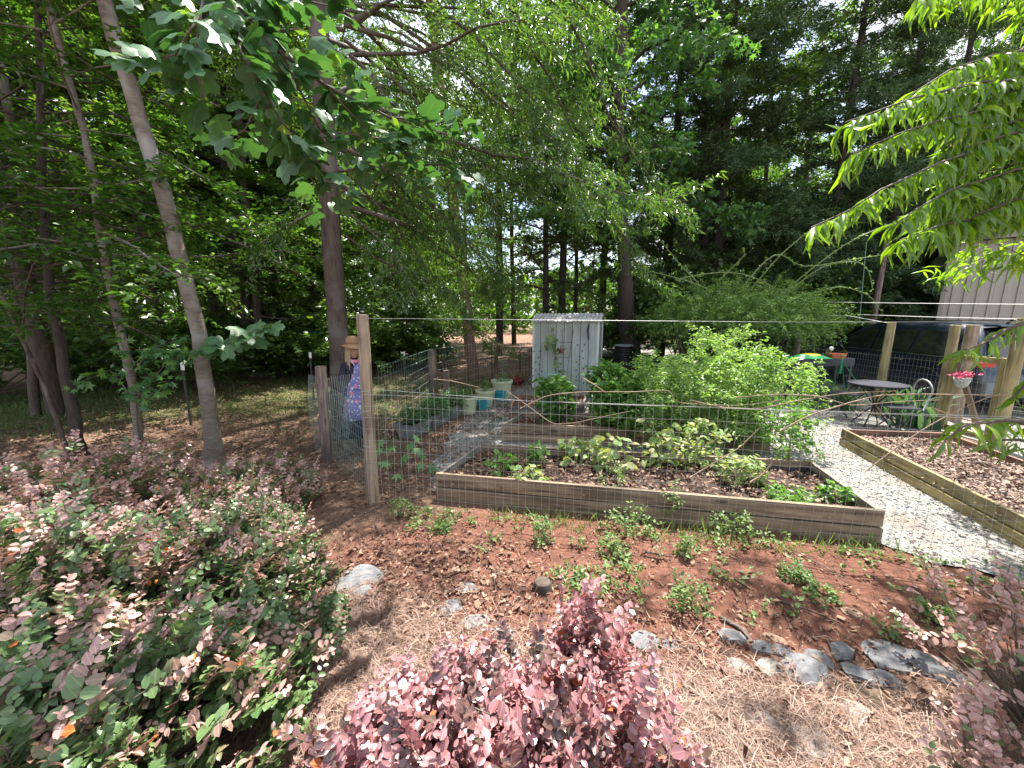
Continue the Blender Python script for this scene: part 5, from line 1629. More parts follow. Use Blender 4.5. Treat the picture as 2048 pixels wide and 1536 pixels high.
# flower basket on the gate
fbk = g0 + gu * .15 + np.array([-.09, -.07, 0])
root = empty('flower_basket', fbk + (0, 0, .80), 'small hanging basket of pink and red flowers on the gate', 'flower basket')
m = MB(); m.lathe([(.055, -.02), (.085, .06), (.095, .13), (.088, .13), (.05, -.012)], 14)
m.build('basket', solid_mat('basket', (.42, .44, .42), .6, noise=.4, nscale=40), root, smooth=True)
rng = np.random.default_rng(9)
n = 60
pos = rng.normal(size=(n, 3)) * np.array([.06, .06, .022]) + np.array([0, 0, .16])
PET = ([(0, 0, 0), (.5, .4, .1), (.25, .95, .2), (-.25, .95, .2), (-.5, .4, .1)], [(0, 1, 2, 3, 4)])
put('flowers', leaf_mesh('flowers', PET[0], PET[1], np.repeat(pos, 4, 0), rng.normal(size=(n * 4, 3)) + np.array([0, -.3, .2]), rng.normal(size=(n * 4, 3)) + np.array([0, -.6, 1]), np.full(n * 4, .028), rng.random(n * 4), leaf_mat('petal', [(.65, .05, .12), (.75, .12, .3), (.8, .3, .4)], .5, .3, (1, .7, .8))), root, 'stuff')
m = MB(); m.tube([(.08, 0, .12), (.02, .05, .34), (-.08, .0, .12)], .003, 4); m.build('handle', M['wire'], root)

# bare canes lying along the top of the front fence
for k, (pts, r, lab) in enumerate([
        ([(868, 758), (905, 762), (960, 775)], .006, 'pale bare cane reaching from the old post towards the cream pots'),
        ([(1012, 781), (1060, 815), (1106, 849), (1150, 846), (1194, 836), (1262, 822)], .006, 'drooping bare cane looping below the white shed'),
        ([(1165, 756), (1190, 770), (1212, 786)], .010, 'short straight pale stick leaning by the white shed'),
        ([(1040, 817), (1095, 790), (1170, 783), (1270, 784), (1340, 779), (1350, 806), (1480, 812), (1560, 800)], .006, 'long wavy bare cane along the fence before the tomato plants'),
        ([(1560, 862), (1620, 830), (1700, 805), (1760, 790), (1850, 788), (2060, 792)], .009, 'thick bare cane rising to the gate, lower of a crossing pair'),
        ([(1470, 795), (1560, 788), (1640, 792), (1700, 812), (1800, 803), (1880, 800)], .007, 'thin bare cane crossing the thick one below the round table'),
        ([(1380, 800), (1440, 815), (1520, 818), (1600, 800), (1690, 786), (1790, 782)], .007, 'bare cane arching before the right side of the tomato plants'),
        ([(1728, 945), (1800, 890), (1868, 845), (1960, 800), (2060, 770)], .007, 'dark slanting cane crossing the right raised bed and the gate'),
        ([(1860, 815), (1930, 840), (2000, 850), (2070, 880)], .007, 'dark cane low across the gate'),
        ([(1380, 955), (1430, 925), (1480, 895), (1525, 850)], .010, 'pale bent cane lying across the yellow vines in the front bed'),
        ([(1500, 965), (1525, 950), (1545, 925)], .014, 'thick pale stem lying beside the bright green plant')]):
    Y0 = .10 if k < 9 else .5
    q = []
    for a in pts:
        off = n_ * Y0
        q.append(onplane(a[0], a[1], FA + off, FE + off))
    A = np.array(q); tt = np.linspace(0, len(A) - 1, 4 * len(A))
    Q = np.stack([np.interp(tt, np.arange(len(A)), A[:, c]) for c in range(3)], -1)
    Q[1:-1] = (Q[:-2] + 2 * Q[1:-1] + Q[2:]) / 4
    r *= .75
    m = MB(); m.tube(list(Q), list(np.linspace(r, r * .5, len(Q))), 6, jitter=.25, rng=np.random.default_rng(k))
    tag(m.build('bare_cane', solid_mat('cane_bark', (.30, .21, .15), .8, noise=.35, nscale=30), smooth=True), lab, 'cane')

# ------------------------------------------------------------------ the white shed
C0 = P(1066, 776); C1 = P(1192, 783)
su = (C1 - C0)[:2]; sw = float(np.linalg.norm(su)); su = su / sw
sv = np.array([-su[1], su[0]])
sa = math.atan2(su[1], su[0])
M['shed'] = solid_mat('shed_white', (.58, .60, .60), .55, noise=.10, nscale=3.5, col2=(.36, .38, .34), stretch=(1, 1, .35), rnd=1)
M['shed_roof'] = solid_mat('shed_roof', (.55, .54, .54), .6, noise=.3, nscale=7, col2=(.33, .31, .30))
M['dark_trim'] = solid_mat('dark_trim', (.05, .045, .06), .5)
root = empty('garden_shed', C0, 'small white ribbed metal shed with a corrugated gable roof', 'shed', rz=sa)
SH, SDp = 1.70, 1.25
# front wall: panels between proud ribs
nx_ = 8
xs = np.linspace(0, sw, nx_ + 1)
for i in range(nx_):
    m = MB(); m.box(((xs[i] + xs[i + 1]) / 2, .012, SH / 2), (xs[i + 1] - xs[i] - .002, .02, SH)); m.build('wall_panel', M['shed'], root)
for i in range(1, nx_):
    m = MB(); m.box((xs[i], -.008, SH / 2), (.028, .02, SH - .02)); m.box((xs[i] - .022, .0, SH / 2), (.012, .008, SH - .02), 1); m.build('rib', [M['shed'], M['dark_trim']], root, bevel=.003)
for yy in (0, 1):
    for x in (.0, sw):
        m = MB(); m.box((x, .01 + yy * SDp, SH / 2), (.045, .045, SH + .01)); m.build('corner_trim', M['white'], root, bevel=.003)
for i in range(3):
    m = MB(); m.box((.012, .04 + SDp * (i + .5) / 3, SH / 2), (.02, SDp / 3 - .02, SH)); m.build('wall_panel', M['shed'], root)
m = MB(); m.box((sw / 2, SDp - .01, SH / 2), (sw - .05, .02, SH)); m.build('back_wall', M['shed'], root)
m = MB(); m.box((sw - .02, .05 + SDp / 2, SH / 2), (.012, SDp - .08, SH - .02)); m.build('side_wall', M['shed'], root)
dr_ = MB(); dr_.box((sw - .004, .34, .82), (.014, .36, 1.6)); d1 = dr_.build('door', M['shed'], root)
dr_ = MB(); dr_.box((sw - .004, .78, .82), (.014, .36, 1.6)); d1b = dr_.build('door', M['shed'], root)
for y_, dd_ in ((.12, d1), (.54, d1), (1.0, d1b)):
    m = MB(); m.box((sw + .006, y_, .84), (.012, .055, 1.66)); m.build('door_track', M['dark_trim'], root)
m = MB(); m.tube([(sw + .02, .50, .8), (sw + .045, .50, .84), (sw + .045, .50, .96), (sw + .02, .50, 1.0)], .008, 6); m.build('handle', M['dark_trim'], d1)
# corrugated roof: two slopes
ridge_y, rise, ov = SDp * .5, .20, .07
for side_ in (0, 1):
    m = MB(); n = 72
    vs = []
    for i in range(n + 1):
        x = -ov + (sw + 2 * ov) * i / n
        w_ = .012 * math.sin(i * math.pi / 2)
        y0, y1 = (-.08, ridge_y) if side_ == 0 else (SDp + .08, ridge_y)
        vs += [(x, y0, SH + .0 + w_), (x, y1, SH + rise + w_), (x, y0, SH - .004 + w_), (x, y1, SH + rise - .004 + w_)]
    fs = []
    for i in range(n):
        a = i * 4
        fs += [(a, a + 4, a + 5, a + 1), (a + 2, a + 3, a + 7, a + 6), (a, a + 2, a + 6, a + 4)]
    m.add(vs, fs); m.build('roof', M['shed_roof'], root, smooth=False)
for x in (0.0, sw):
    m = MB(); m.add([(x - .01, 0, SH - .02), (x - .01, SDp, SH - .02), (x - .01, ridge_y, SH + rise - .03), (x + .01, 0, SH - .02), (x + .01, SDp, SH - .02), (x + .01, ridge_y, SH + rise - .03)], [(0, 2, 1), (3, 4, 5), (0, 1, 4, 3), (1, 2, 5, 4), (2, 0, 3, 5)])
    m.build('gable', M['shed'], root)
m = MB(); m.tube([(sw - .22, -.035, SH - .05), (sw - .24, -.05, SH - .2), (sw - .22, -.035, SH - .42)], [.012, .03, .02], 8); m.build('vent_hood', M['dark_trim'], root, smooth=True)
# painted vine pattern: small dark leaf stickers
rng = np.random.default_rng(15)
lv = []
for (px, py) in [(1068, 703), (1081, 702), (1077, 715), (1072, 724), (1079, 729), (1065, 736), (1071, 741), (1084, 743), (1066, 752), (1071, 758), (1089, 756), (1084, 760), (1066, 764), (1087, 767), (1078, 748),
                 (1156, 690), (1169, 689), (1165, 702), (1160, 713), (1167, 717), (1153, 724), (1159, 729), (1173, 732), (1167, 737), (1153, 740), (1158, 748), (1178, 744), (1172, 749), (1153, 753), (1153, 760), (1159, 761), (1175, 757), (1167, 766), (1174, 765), (1111, 730), (1129, 767)]:
    p = onplane(px, py, C0, C1)
    s = (p[:2] - C0[:2]) @ su
    lv.append((s, p[2]))
for (s, z) in lv:
    a = rng.normal() * .8; w, h = .014, .032
    m = MB(); c, s_ = math.cos(a), math.sin(a)
    prof = [(0, -h), (w, -h * .2), (w * .7, h * .5), (0, h), (-w * .7, h * .5), (-w, -h * .2)]
    m.add([(s + x * c - z_ * s_, -.022 + y_, z + x * s_ + z_ * c) for y_ in (0, .003) for x, z_ in prof], [(5, 4, 3, 2, 1, 0)[::-1], tuple(range(6, 12))] + [(i, (i + 1) % 6, 6 + (i + 1) % 6, 6 + i) for i in range(6)])
    m.build('leaf_sticker', M['dark_trim'], root)
for pts in [[(1078, 770), (1080, 740), (1078, 716), (1083, 700)], [(1086, 772), (1086, 750), (1075, 742)], [(1161, 772), (1166, 740), (1160, 715), (1168, 690)], [(1173, 775), (1175, 757), (1178, 744)], [(1166, 738), (1180, 726)]]:
    q = []
    for a in pts:
        p = onplane(a[0], a[1], C0, C1); q.append(((p[:2] - C0[:2]) @ su, -.024, p[2]))
    m = MB(); m.tube(q, .002, 4); m.build('stem_sticker', M['dark_trim'], root)


def on_shed(px, py, off):
    o2 = np.array([-sv[0], -sv[1], 0]) * off
    return onplane(px, py, C0 + o2, C1 + o2)


# star, trellis, vine, plant cage
stp = on_shed(1122, 701, .10)
root = empty('metal_star', stp, 'dark red five-pointed metal star on the front of the white shed', 'star ornament', rz=sa)
m = MB(); vs = []
for i in range(10):
    r = .145 if i % 2 == 0 else .045
    a = math.pi / 2 + i * math.pi / 5 + .08
    vs.append((r * math.cos(a), 0, r * math.sin(a)))
vs += [(0, -.035, 0), (0, .012, 0)]
m.add(vs, [(i, (i + 1) % 10, 10) for i in range(10)] + [((i + 1) % 10, i, 11) for i in range(10)])
m.build('star_plate', solid_mat('star', (.22, .08, .07), .4, .5, noise=.4, nscale=12), root)
tb0 = on_shed(1116, 775, .07)
root = empty('wire_trellis', tb0 * np.array([1, 1, 0]), 'thin black fan trellis standing against the white shed', 'trellis')
for pts in [[(1116, 776), (1110, 715), (1105, 690)], [(1124, 776), (1124, 700), (1125, 658)], [(1130, 776), (1138, 715), (1147, 660)], [(1110, 684), (1144, 685)], [(1111, 714), (1139, 715)], [(1113, 742), (1134, 744)]]:
    m = MB(); m.tube([on_shed(a, b, .07) - tb0 * np.array([1, 1, 0]) for a, b in pts], .005, 5); m.build('trellis_rod', M['dark_trim'], root)
vb = on_shed(1117, 776, .12) * np.array([1, 1, 0])
root = empty('climbing_vine', vb, 'pale climbing vine with round leaves growing up the trellis on the shed', 'vine')
vp = [on_shed(a, b, .11) for a, b in [(1122, 776), (1118, 745), (1114, 720), (1110, 700), (1106, 680), (1103, 660)]]
m = MB(); m.tube([p - vb for p in vp], .004, 5); m.build('vine_stem', M['twig'], root)
rng = np.random.default_rng(16)
pos, d, nn, s, node = branch_leaves(rng, vp, .07, 2, OVAL, .11, .3, (-.2, -1, .4), .6, .9, .05)
ex2 = np.array([on_shed(1092 + rng.uniform(-3, 18), rng.uniform(672, 700), .12) for _ in range(22)])
pos = np.concatenate([pos, ex2]); d = np.concatenate([d, rng.normal(size=(22, 3)) + (0, 0, -.4)]); nn = np.concatenate([nn, rng.normal(size=(22, 3)) * .3 + (-.2, -1, .4)]); s = np.concatenate([s, np.full(22, .10)])
foliage(root, vb, OVAL, pos, d, nn, s, rng.random(len(pos)), M['wilt_leaf'], parts=60)
for (x, y, z1, r, lab, cat) in [(.66, 6.95, .80, .17, 'turquoise wire plant cage before the white shed', 'plant cage'), (.60, 6.02, .5, .15, 'green wire plant cage around the pepper plant in the middle bed', 'plant cage')]:
    root = empty('plant_cage', (x, y, .15), lab, cat)
    for zz, r_ in ((z1 - .15, r), (z1 * .5 - .1, r * .85)):
        m = MB(); m.tube([(r_ * math.cos(t), r_ * math.sin(t), zz) for t in np.linspace(0, 6.2832, 22)], .0045, 5, caps=False); m.build('hoop', solid_mat('cage_green', (.15, .5, .42), .4), root)
    for k in range(4):
        a = k * 1.5708 + .4
        m = MB(); m.tube([(r * math.cos(a), r * math.sin(a), z1 - .15), (r * .6 * math.cos(a), r * .6 * math.sin(a), -.05)], .004, 5); m.build('leg', bpy.data.materials['cage_green'], root)

# black slatted barrel behind the shed's right side
bb = P(1245, 742); bb = D(1245, 742, bb[1] - .3) * np.array([1, 1, 0])
root = empty('black_barrel', bb, 'black ribbed plastic barrel behind the white shed near the big trunk', 'barrel')
m = MB()
pr = []
for i in range(22): pr.append((.26 + .012 * (i % 2) + .03 * i / 22, .04 + i * .038))
m.lathe([(.24, 0), (.26, .03)] + pr + [(.30, .88), (.27, .88), (.25, .8)], 28)
m.build('barrel_body', solid_mat('black_plastic', (.015, .015, .018), .4), root, smooth=False)
m = MB(); m.lathe([(.305, .87), (.315, .90), (.295, .91), (.285, .88)], 28); m.build('rim', solid_mat('rim_grey', (.35, .37, .38), .4), root, smooth=True)

# ------------------------------------------------------------------ planters and pots
M['galv'] = solid_mat('galvanised', (.30, .32, .33), .45, .35, noise=.22, nscale=6)
tdir = nrm(np.array([.38, 1.0])); tang = math.atan2(tdir[1], tdir[0])
for i, lab in enumerate(['grey metal trough planter of herbs nearest the tall post', 'grey metal trough planter in the middle of three in a line', 'grey metal trough planter of herbs farthest back, by the cream pot']):
    c = np.array([-1.52, 5.80]) + tdir * (.60 * i)
    root = empty('trough_planter', (c[0], c[1], 0), lab, 'planter', rz=tang)
    lx, ly, h = .56, .30, .23
    m = MB()
    def ring(sx, sy, z): return [(-sx, -sy, z), (sx, -sy, z), (sx, sy, z), (-sx, sy, z)]
    vs = ring(lx * .42, ly * .36, 0) + ring(lx * .5, ly * .5, h) + ring(lx * .5 - .012, ly * .5 - .012, h) + ring(lx * .42, ly * .36, .05)
    fs = [(3, 2, 1, 0)]
    for a in range(3):
        for k in range(4):
            fs.append((a * 4 + k, a * 4 + (k + 1) % 4, a * 4 + 4 + (k + 1) % 4, a * 4 + 4 + k))
    m.add(vs, fs); m.build('trough_body', M['galv'], root, bevel=.003)
    m = MB(); m.tube([(-lx * .5, -ly * .5, h), (lx * .5, -ly * .5, h), (lx * .5, ly * .5, h), (-lx * .5, ly * .5, h), (-lx * .5, -ly * .5, h)], .008, 6); m.build('rim', M['galv'], root, smooth=True)
    for zz in (.07, .12, .17):
        f = .42 + .08 * zz / h
        m = MB(); yy = -(ly * (.36 + .14 * zz / h)) - .001
        m.tube([(-lx * f + .01, yy, zz), (lx * f - .01, yy, zz)], .004, 5); m.build('rib', M['galv'], root, smooth=True)
    m = MB(); m.box((0, 0, h - .05), (lx * .9, ly * .86, .02)); m.build('soil', M['soil'], root)
    veg('herb_plant', ['dense green herbs filling the nearest trough', 'dense green herbs filling the middle trough', 'dense green herbs filling the farthest trough'][i], c[0], c[1], h - .03, .25, .24, 70, 16, DIAMOND, .045, M['fig_leaf'], 500 + i, cat='herbs')

M['cream'] = solid_mat('cream_plastic', (.56, .58, .38), .4, noise=.06, nscale=8)
M['teal'] = solid_mat('teal_plastic', (.03, .30, .36), .35)


def pot(px, py, w, lab, mat, y=None, handles=False, plant=True, hk=.84):
    b = P(px, py); z, _, _ = zc([b]); r = float(w / F_PX * z[0] / 2) * .98
    h = 2 * r * hk
    root = empty('plant_pot', b, lab, 'pot')
    m = MB(); m.lathe([(r * .02, .0), (r * .62, .0), (r * .70, .04 * h), (r * .90, h * .84), (r * .92, h * .85), (r * 1.0, h * .86), (r * 1.02, h * .98), (r * .99, h), (r * .90, h), (r * .86, h * .8)], 30)
    m.build('pot_body', mat, root, smooth=False)
    m = MB(); m.lathe([(r * .86, h * .85), (r * .4, h * .88), (.001, h * .9)], 16); m.build('soil', M['soil'], root)
    if handles:
        for s_ in (-1, 1):
            m = MB(); m.tube([(s_ * r * .9, 0, h * .9), (s_ * r * 1.35, 0, h * .95), (s_ * r * 1.3, 0, h * .6), (s_ * r * .8, 0, h * .5)], r * .09, 6); m.build('handle', mat, root, smooth=True)
    return b, r, h


pb1 = [pot(936, 827, 43, 'big cream plastic pot nearest the troughs', M['cream']), pot(971, 812, 40, 'cream plastic pot in the middle of three', M['cream']), pot(1004, 796, 44, 'wide cream plastic pot farthest back beside the shed path', M['cream'])]
pot(965, 820, 24, 'small teal pot with handles in front of the middle cream pot', M['teal'], handles=True)
pot(1000, 802, 24, 'small teal pot with handles in front of the farthest cream pot', M['teal'], handles=True)
pot(985, 797, 20, 'small teal pot half hidden between the two farther cream pots', M['teal'])
for i, (b, r, h) in enumerate(pb1):
    veg('potted_plant', ['sparse green stems growing in the nearest cream pot', 'sparse green stems growing in the middle cream pot', 'thin bare stems growing in the farthest cream pot'][i], b[0], b[1], h * .85, r * .6, .22 if i < 2 else .15, 16, 8, DIAMOND, .045, M['veg_leaf'], 520 + i, stalks=8)

# hanging orange spinner on a hook post by the pots
hp = P(990, 764)
root = empty('garden_spinner', hp, 'hanging spiral garden spinner with an orange hood on a pale hook pole', 'ornament')
m = MB(); m.tube([(0, 0, 0), (0, 0, 1.05)], .02, 8); m.build('pole', M['post_old'], root)
m = MB(); m.lathe([(.001, 1.13), (.025, 1.12), (.04, 1.09), (.025, 1.06), (.001, 1.05)], 10); m.build('finial', M['white'], root, smooth=True)
m = MB(); m.tube([(0, 0, .98), (.08, 0, 1.05), (.2, 0, 1.0), (.26, 0, .9), (.24, 0, .82)], [.035, .05, .065, .07, .04], 12); m.build('hood', solid_mat('orange_hood', (.50, .19, .06), .45, noise=.35, nscale=9, col2=(.35, .33, .30)), root, smooth=True)
for k in range(9):
    z = .80 - k * .085; a = k * .5
    m = MB(); m.tube([(.22 - .10 * math.cos(a * .3), -.10, z - .03), (.22, 0, z), (.24 + .10, .06, z + .05)], .006, 5); m.build('spinner_blade', M['wire'], root)
m = MB(); m.tube([(.22, 0, .82), (.20, 0, .1)], .004, 4); m.build('spinner_rod', M['wire'], root)

# small heap of red flowers on the ground by the shed
veg('red_flowers', 'small mound of dark red leaves on the ground left of the white shed', P(1032, 768)[0], P(1032, 768)[1], 0, .2, .14, 30, 8, DIAMOND, .08, leaf_mat('red_leaf', [(.25, .03, .04), (.4, .05, .07), (.5, .12, .12)], .5, .2, (1, .6, .6)), 530)
# ------------------------------------------------------------------ the scarecrow
SB = D(719, 900, 5.15); SB[2] = 0
root = empty('scarecrow', SB, 'life-size scarecrow in a straw hat, blond wig and blue flowered apron behind the tall post', 'scarecrow', rz=math.radians(48))
root.scale = (.84, .84, 1.0)
M['cloth_dark'] = solid_mat('cloth_dark', (.035, .032, .06), .85, noise=.5, nscale=14, bump=.6)
M['skin'] = solid_mat('stuffed_skin', (.45, .28, .20), .7)
M['hair'] = solid_mat('hair', (.52, .36, .20), .55, noise=.4, nscale=60, stretch=(6, 6, .5), bump=.8)
import bmesh
me = bpy.data.meshes.new('body')
J = [(0, 0, .86), (0, 0, 1.02), (0, .005, 1.17), (0, .0, 1.27), (0, -.012, 1.36), (0, -.02, 1.45),
     (-.15, .0, 1.19), (-.215, .015, .98), (-.205, -.05, .78), (.15, 0, 1.19), (.215, .015, .98), (.205, -.05, .78), (0, 0, .5), (0, 0, .0)]
E_ = [(0, 1), (1, 2), (2, 3), (3, 4), (4, 5), (2, 6), (6, 7), (7, 8), (2, 9), (9, 10), (10, 11), (0, 12), (12, 13)]
R_ = [(.15, .11), (.14, .10), (.13, .085), (.05, .05), (.085, .09), (.08, .085), (.065, .06), (.052, .05), (.04, .038), (.065, .06), (.052, .05), (.04, .038), (.05, .05), (.022, .022)]
me.from_pydata(J, E_, [])
me.materials.append(M['cloth_dark'])
bo = put('body', me, root)
md = bo.modifiers.new('skin', 'SKIN')
for v, r in zip(me.skin_vertices[0].data, R_): v.radius = r
me.skin_vertices[0].data[0].use_root = True
md.use_smooth_shade = True
ss = bo.modifiers.new('sub', 'SUBSURF'); ss.levels = ss.render_levels = 2
# head front and gloved hands
m = MB(); m.lathe([(.001, -.115), (.045, -.10), (.072, -.05), (.082, .01), (.078, .06), (.05, .10), (.001, .115)], 16, (0, -.028, 1.385), sy=1.08)
hd = m.build('head', M['skin'], root, smooth=True)
for s_ in (-1, 1):
    m = MB(); m.lathe([(.001, -.012), (.011, 0), (.001, .012)], 8, (s_ * .03, -.112, 1.395)); m.build('eye', M['dark_trim'], hd, smooth=True)
m = MB(); m.tube([(0, -.108, 1.40), (0, -.130, 1.365), (0, -.110, 1.358)], [.007, .012, .006], 6); m.build('nose', M['skin'], hd, smooth=True)
m = MB(); m.tube([(-.025, -.106, 1.335), (0, -.112, 1.328), (.025, -.106, 1.335)], .005, 5); m.build('mouth', solid_mat('lip', (.45, .10, .10), .5), hd)
# long full skirt with folds
m = MB(); n = 56; vs = []
zs = [(.92, .135), (.80, .165), (.6, .20), (.4, .235), (.2, .27)]
for z, r in zs:
    for k in range(n):
        a = 2 * math.pi * k / n
        f = 1 + (.07 * math.sin(a * 9) + .03 * math.sin(a * 17 + 1)) * (0.95 - z)
        vs.append((r * f * math.cos(a), r * .72 * f * math.sin(a), z + (.012 * math.sin(a * 5) if z < .3 else 0)))
m.add(vs, [(i * n + k, i * n + (k + 1) % n, (i + 1) * n + (k + 1) % n, (i + 1) * n + k) for i in range(len(zs) - 1) for k in range(n)])
so = m.build('skirt', M['cloth_dark'], root, smooth=True)
sd = so.modifiers.new('th', 'SOLIDIFY'); sd.thickness = .006
# apron: a shell over the front with bib


def apron_mat():
    m, N, L = newmat('apron')
    out = N.new('ShaderNodeOutputMaterial'); pb = N.new('ShaderNodeBsdfPrincipled'); pb.inputs['Roughness'].default_value = .85
    tc = N.new('ShaderNodeTexCoord')
    col = (.19, .19, .44)
    last = None
    prev = N.new('ShaderNodeRGB'); prev.outputs[0].default_value = (*col, 1); last = prev.outputs[0]
    for sc_, th, c, off in ((11, .30, (.68, .22, .34), 0), (14, .24, (.72, .70, .78), 3.7), (26, .22, (.80, .72, .74), 8.1)):
        mp = N.new('ShaderNodeMapping'); mp.inputs['Location'].default_value = (off, off, off)
        nz = N.new('ShaderNodeTexNoise'); nz.inputs['Scale'].default_value = 30
        vm = N.new('ShaderNodeVectorMath'); vm.operation = 'MULTIPLY_ADD'; vm.inputs[1].default_value = (.03, .03, .03)
        L.new(tc.outputs['Object'], nz.inputs['Vector']); L.new(nz.outputs['Color'], vm.inputs[0]); L.new(tc.outputs['Object'], vm.inputs[2])
        L.new(vm.outputs[0], mp.inputs['Vector'])
        vo = N.new('ShaderNodeTexVoronoi'); vo.inputs['Scale'].default_value = sc_; L.new(mp.outputs[0], vo.inputs['Vector'])
        rp = N.new('ShaderNodeValToRGB'); ramp_set(rp, [(th, (1, 1, 1)), (th + .05, (0, 0, 0))]); L.new(vo.outputs['Distance'], rp.inputs['Fac'])
        mx = N.new('ShaderNodeMixRGB'); mx.inputs['Color2'].default_value = (*c, 1)
        L.new(rp.outputs['Color'], mx.inputs['Fac']); L.new(last, mx.inputs['Color1']); last = mx.outputs['Color']
    L.new(last, pb.inputs['Base Color']); L.new(pb.outputs[0], out.inputs['Surface'])
    return m


M['apron'] = apron_mat()
m = MB(); vs = []
rows = [(1.20, .30, .150), (1.10, .45, .150), (1.0, .75, .158), (.90, 1.25, .165), (.78, 1.40, .185), (.62, 1.40, .215), (.45, 1.42, .245)]
n = 14
for z, half, r in rows:
    for k in range(n + 1):
        a = -math.pi / 2 + half * (2 * k / n - 1)
        f = 1 + .03 * math.sin(a * 8) * (1.1 - z)
        vs.append((r * f * 1.02 * math.cos(a), r * f * .80 * math.sin(a) - (.012 if z > .85 else .0), z))
m.add(vs, [(i * (n + 1) + k + 1, i * (n + 1) + k, (i + 1) * (n + 1) + k, (i + 1) * (n + 1) + k + 1) for i in range(len(rows) - 1) for k in range(n)])
ao = m.build('apron', M['apron'], root, smooth=True)
sd = ao.modifiers.new('th', 'SOLIDIFY'); sd.thickness = .005
M['strap'] = solid_mat('strap', (.42, .46, .62), .8)
for s_ in (-1, 1):
    m = MB(); m.tube([(s_ * .045, -.125, 1.19), (s_ * .075, -.09, 1.25), (s_ * .07, .0, 1.28), (s_ * .03, .06, 1.27)], .009, 6); m.build('strap', M['strap'], ao)
    m = MB(); m.tube([(s_ * .155, -.05, .9), (s_ * .16, .05, .9), (s_ * .05, .12, .9)], .009, 6); m.build('strap', M['strap'], ao)
m = MB(); m.tube([(s * .10, -.135 + .02 * math.cos(s * 9), .86 - .01 * s) for s in (-.9, -.3, .3, .9)], .004, 5); m.build('waist_tie', M['cloth_dark'], ao)
# pink scarf
m = MB(); m.tube([(-.09, .0, 1.26), (-.05, -.085, 1.235), (.03, -.10, 1.23), (.09, -.02, 1.26), (.03, .06, 1.28), (-.06, .05, 1.28), (-.09, 0, 1.26)], [.028] * 7, 8)
m.tube([(.04, -.10, 1.22), (.07, -.15, 1.10), (.075, -.16, .95)], [.028, .03, .02], 8)
m.build('scarf', solid_mat('scarf', (.62, .10, .26), .8, noise=.5, nscale=25, col2=(.75, .40, .45)), root, smooth=True)
# wig: many locks falling from the crown
hair = MB(); rng = np.random.default_rng(33)
for k in range(90):
    a = rng.uniform(-2.5, 2.5) + math.pi / 2      # open at the face (-Y)
    cx, cy = math.cos(a), math.sin(a)
    r = rng.uniform(.085, .105)
    L_ = rng.uniform(.0, .08)
    hair.tube([(cx * .05, cy * .05 - .02, 1.50), (cx * r, cy * r - .02, 1.42), (cx * (r + .012), cy * (r + .01) - .02, 1.30), (cx * (r + .035 + rng.normal() * .01), cy * (r + .02) - .02, 1.16 - L_)], [.014, .016, .014, .004], 5, caps=False)
hair.build('hair', M['hair'], root, smooth=True, kind='stuff')
# straw hat
m = MB(); n = 40
prof = [(.001, 1.575), (.05, 1.572), (.085, 1.555), (.10, 1.52), (.108, 1.465), (.115, 1.455), (.16, 1.445), (.195, 1.43), (.197, 1.425), (.16, 1.438), (.11, 1.448)]
vs = []
for r, z in prof:
    for k in range(n):
        a = 2 * math.pi * k / n
        vs.append((r * math.cos(a), r * math.sin(a) - .01, z + (.018 * math.cos(a * 2) * (r / .19) ** 2 if r > .11 else 0)))
m.add(vs, [(i * n + k, i * n + (k + 1) % n, (i + 1) * n + (k + 1) % n, (i + 1) * n + k) for i in range(len(prof) - 1) for k in range(n)])
ho = m.build('straw_hat', solid_mat('straw_hat', (.36, .20, .11), .7, noise=.3, nscale=70, stretch=(1, 1, 3), bump=.5), root, smooth=True)
m = MB(); m.lathe([(.109, 1.462), (.106, 1.49), (.103, 1.49), (.107, 1.46)], 30, (0, -.01, 0)); m.build('hat_band', solid_mat('hat_band', (.25, .10, .06), .7), ho, smooth=True)

# ------------------------------------------------------------------ bistro table, chairs, planter table
M['iron'] = solid_mat('iron', (.035, .035, .045), .45, .3)
tb = D(1755, 845, 6.35); tb = np.array([6.08 * .995, 6.30, 0])
tb[0] = D(1755, 768, 6.3)[0]
root = empty('bistro_table', tb, 'round dark metal bistro table on thin crossed legs', 'table')
m = MB(); m.lathe([(.001, .735), (.37, .735), (.385, .728), (.385, .712), (.37, .705), (.001, .715)], 40); m.build('table_top', solid_mat('table_top', (.04, .04, .055), .8, 0, .2), root, smooth=False)
for k in range(4):
    a = k * 1.5708 + .5
    m = MB(); m.tube([(.26 * math.cos(a), .26 * math.sin(a), .71), (.05 * math.cos(a), .05 * math.sin(a), .42), (-.28 * math.cos(a), -.28 * math.sin(a), 0)], .011, 6); m.build('leg', M['iron'], root, smooth=True)
m = MB(); m.tube([(.1 * math.cos(t), .1 * math.sin(t), .36) for t in np.linspace(0, 6.283, 16)], .007, 5, caps=False); m.build('leg_ring', M['iron'], root)


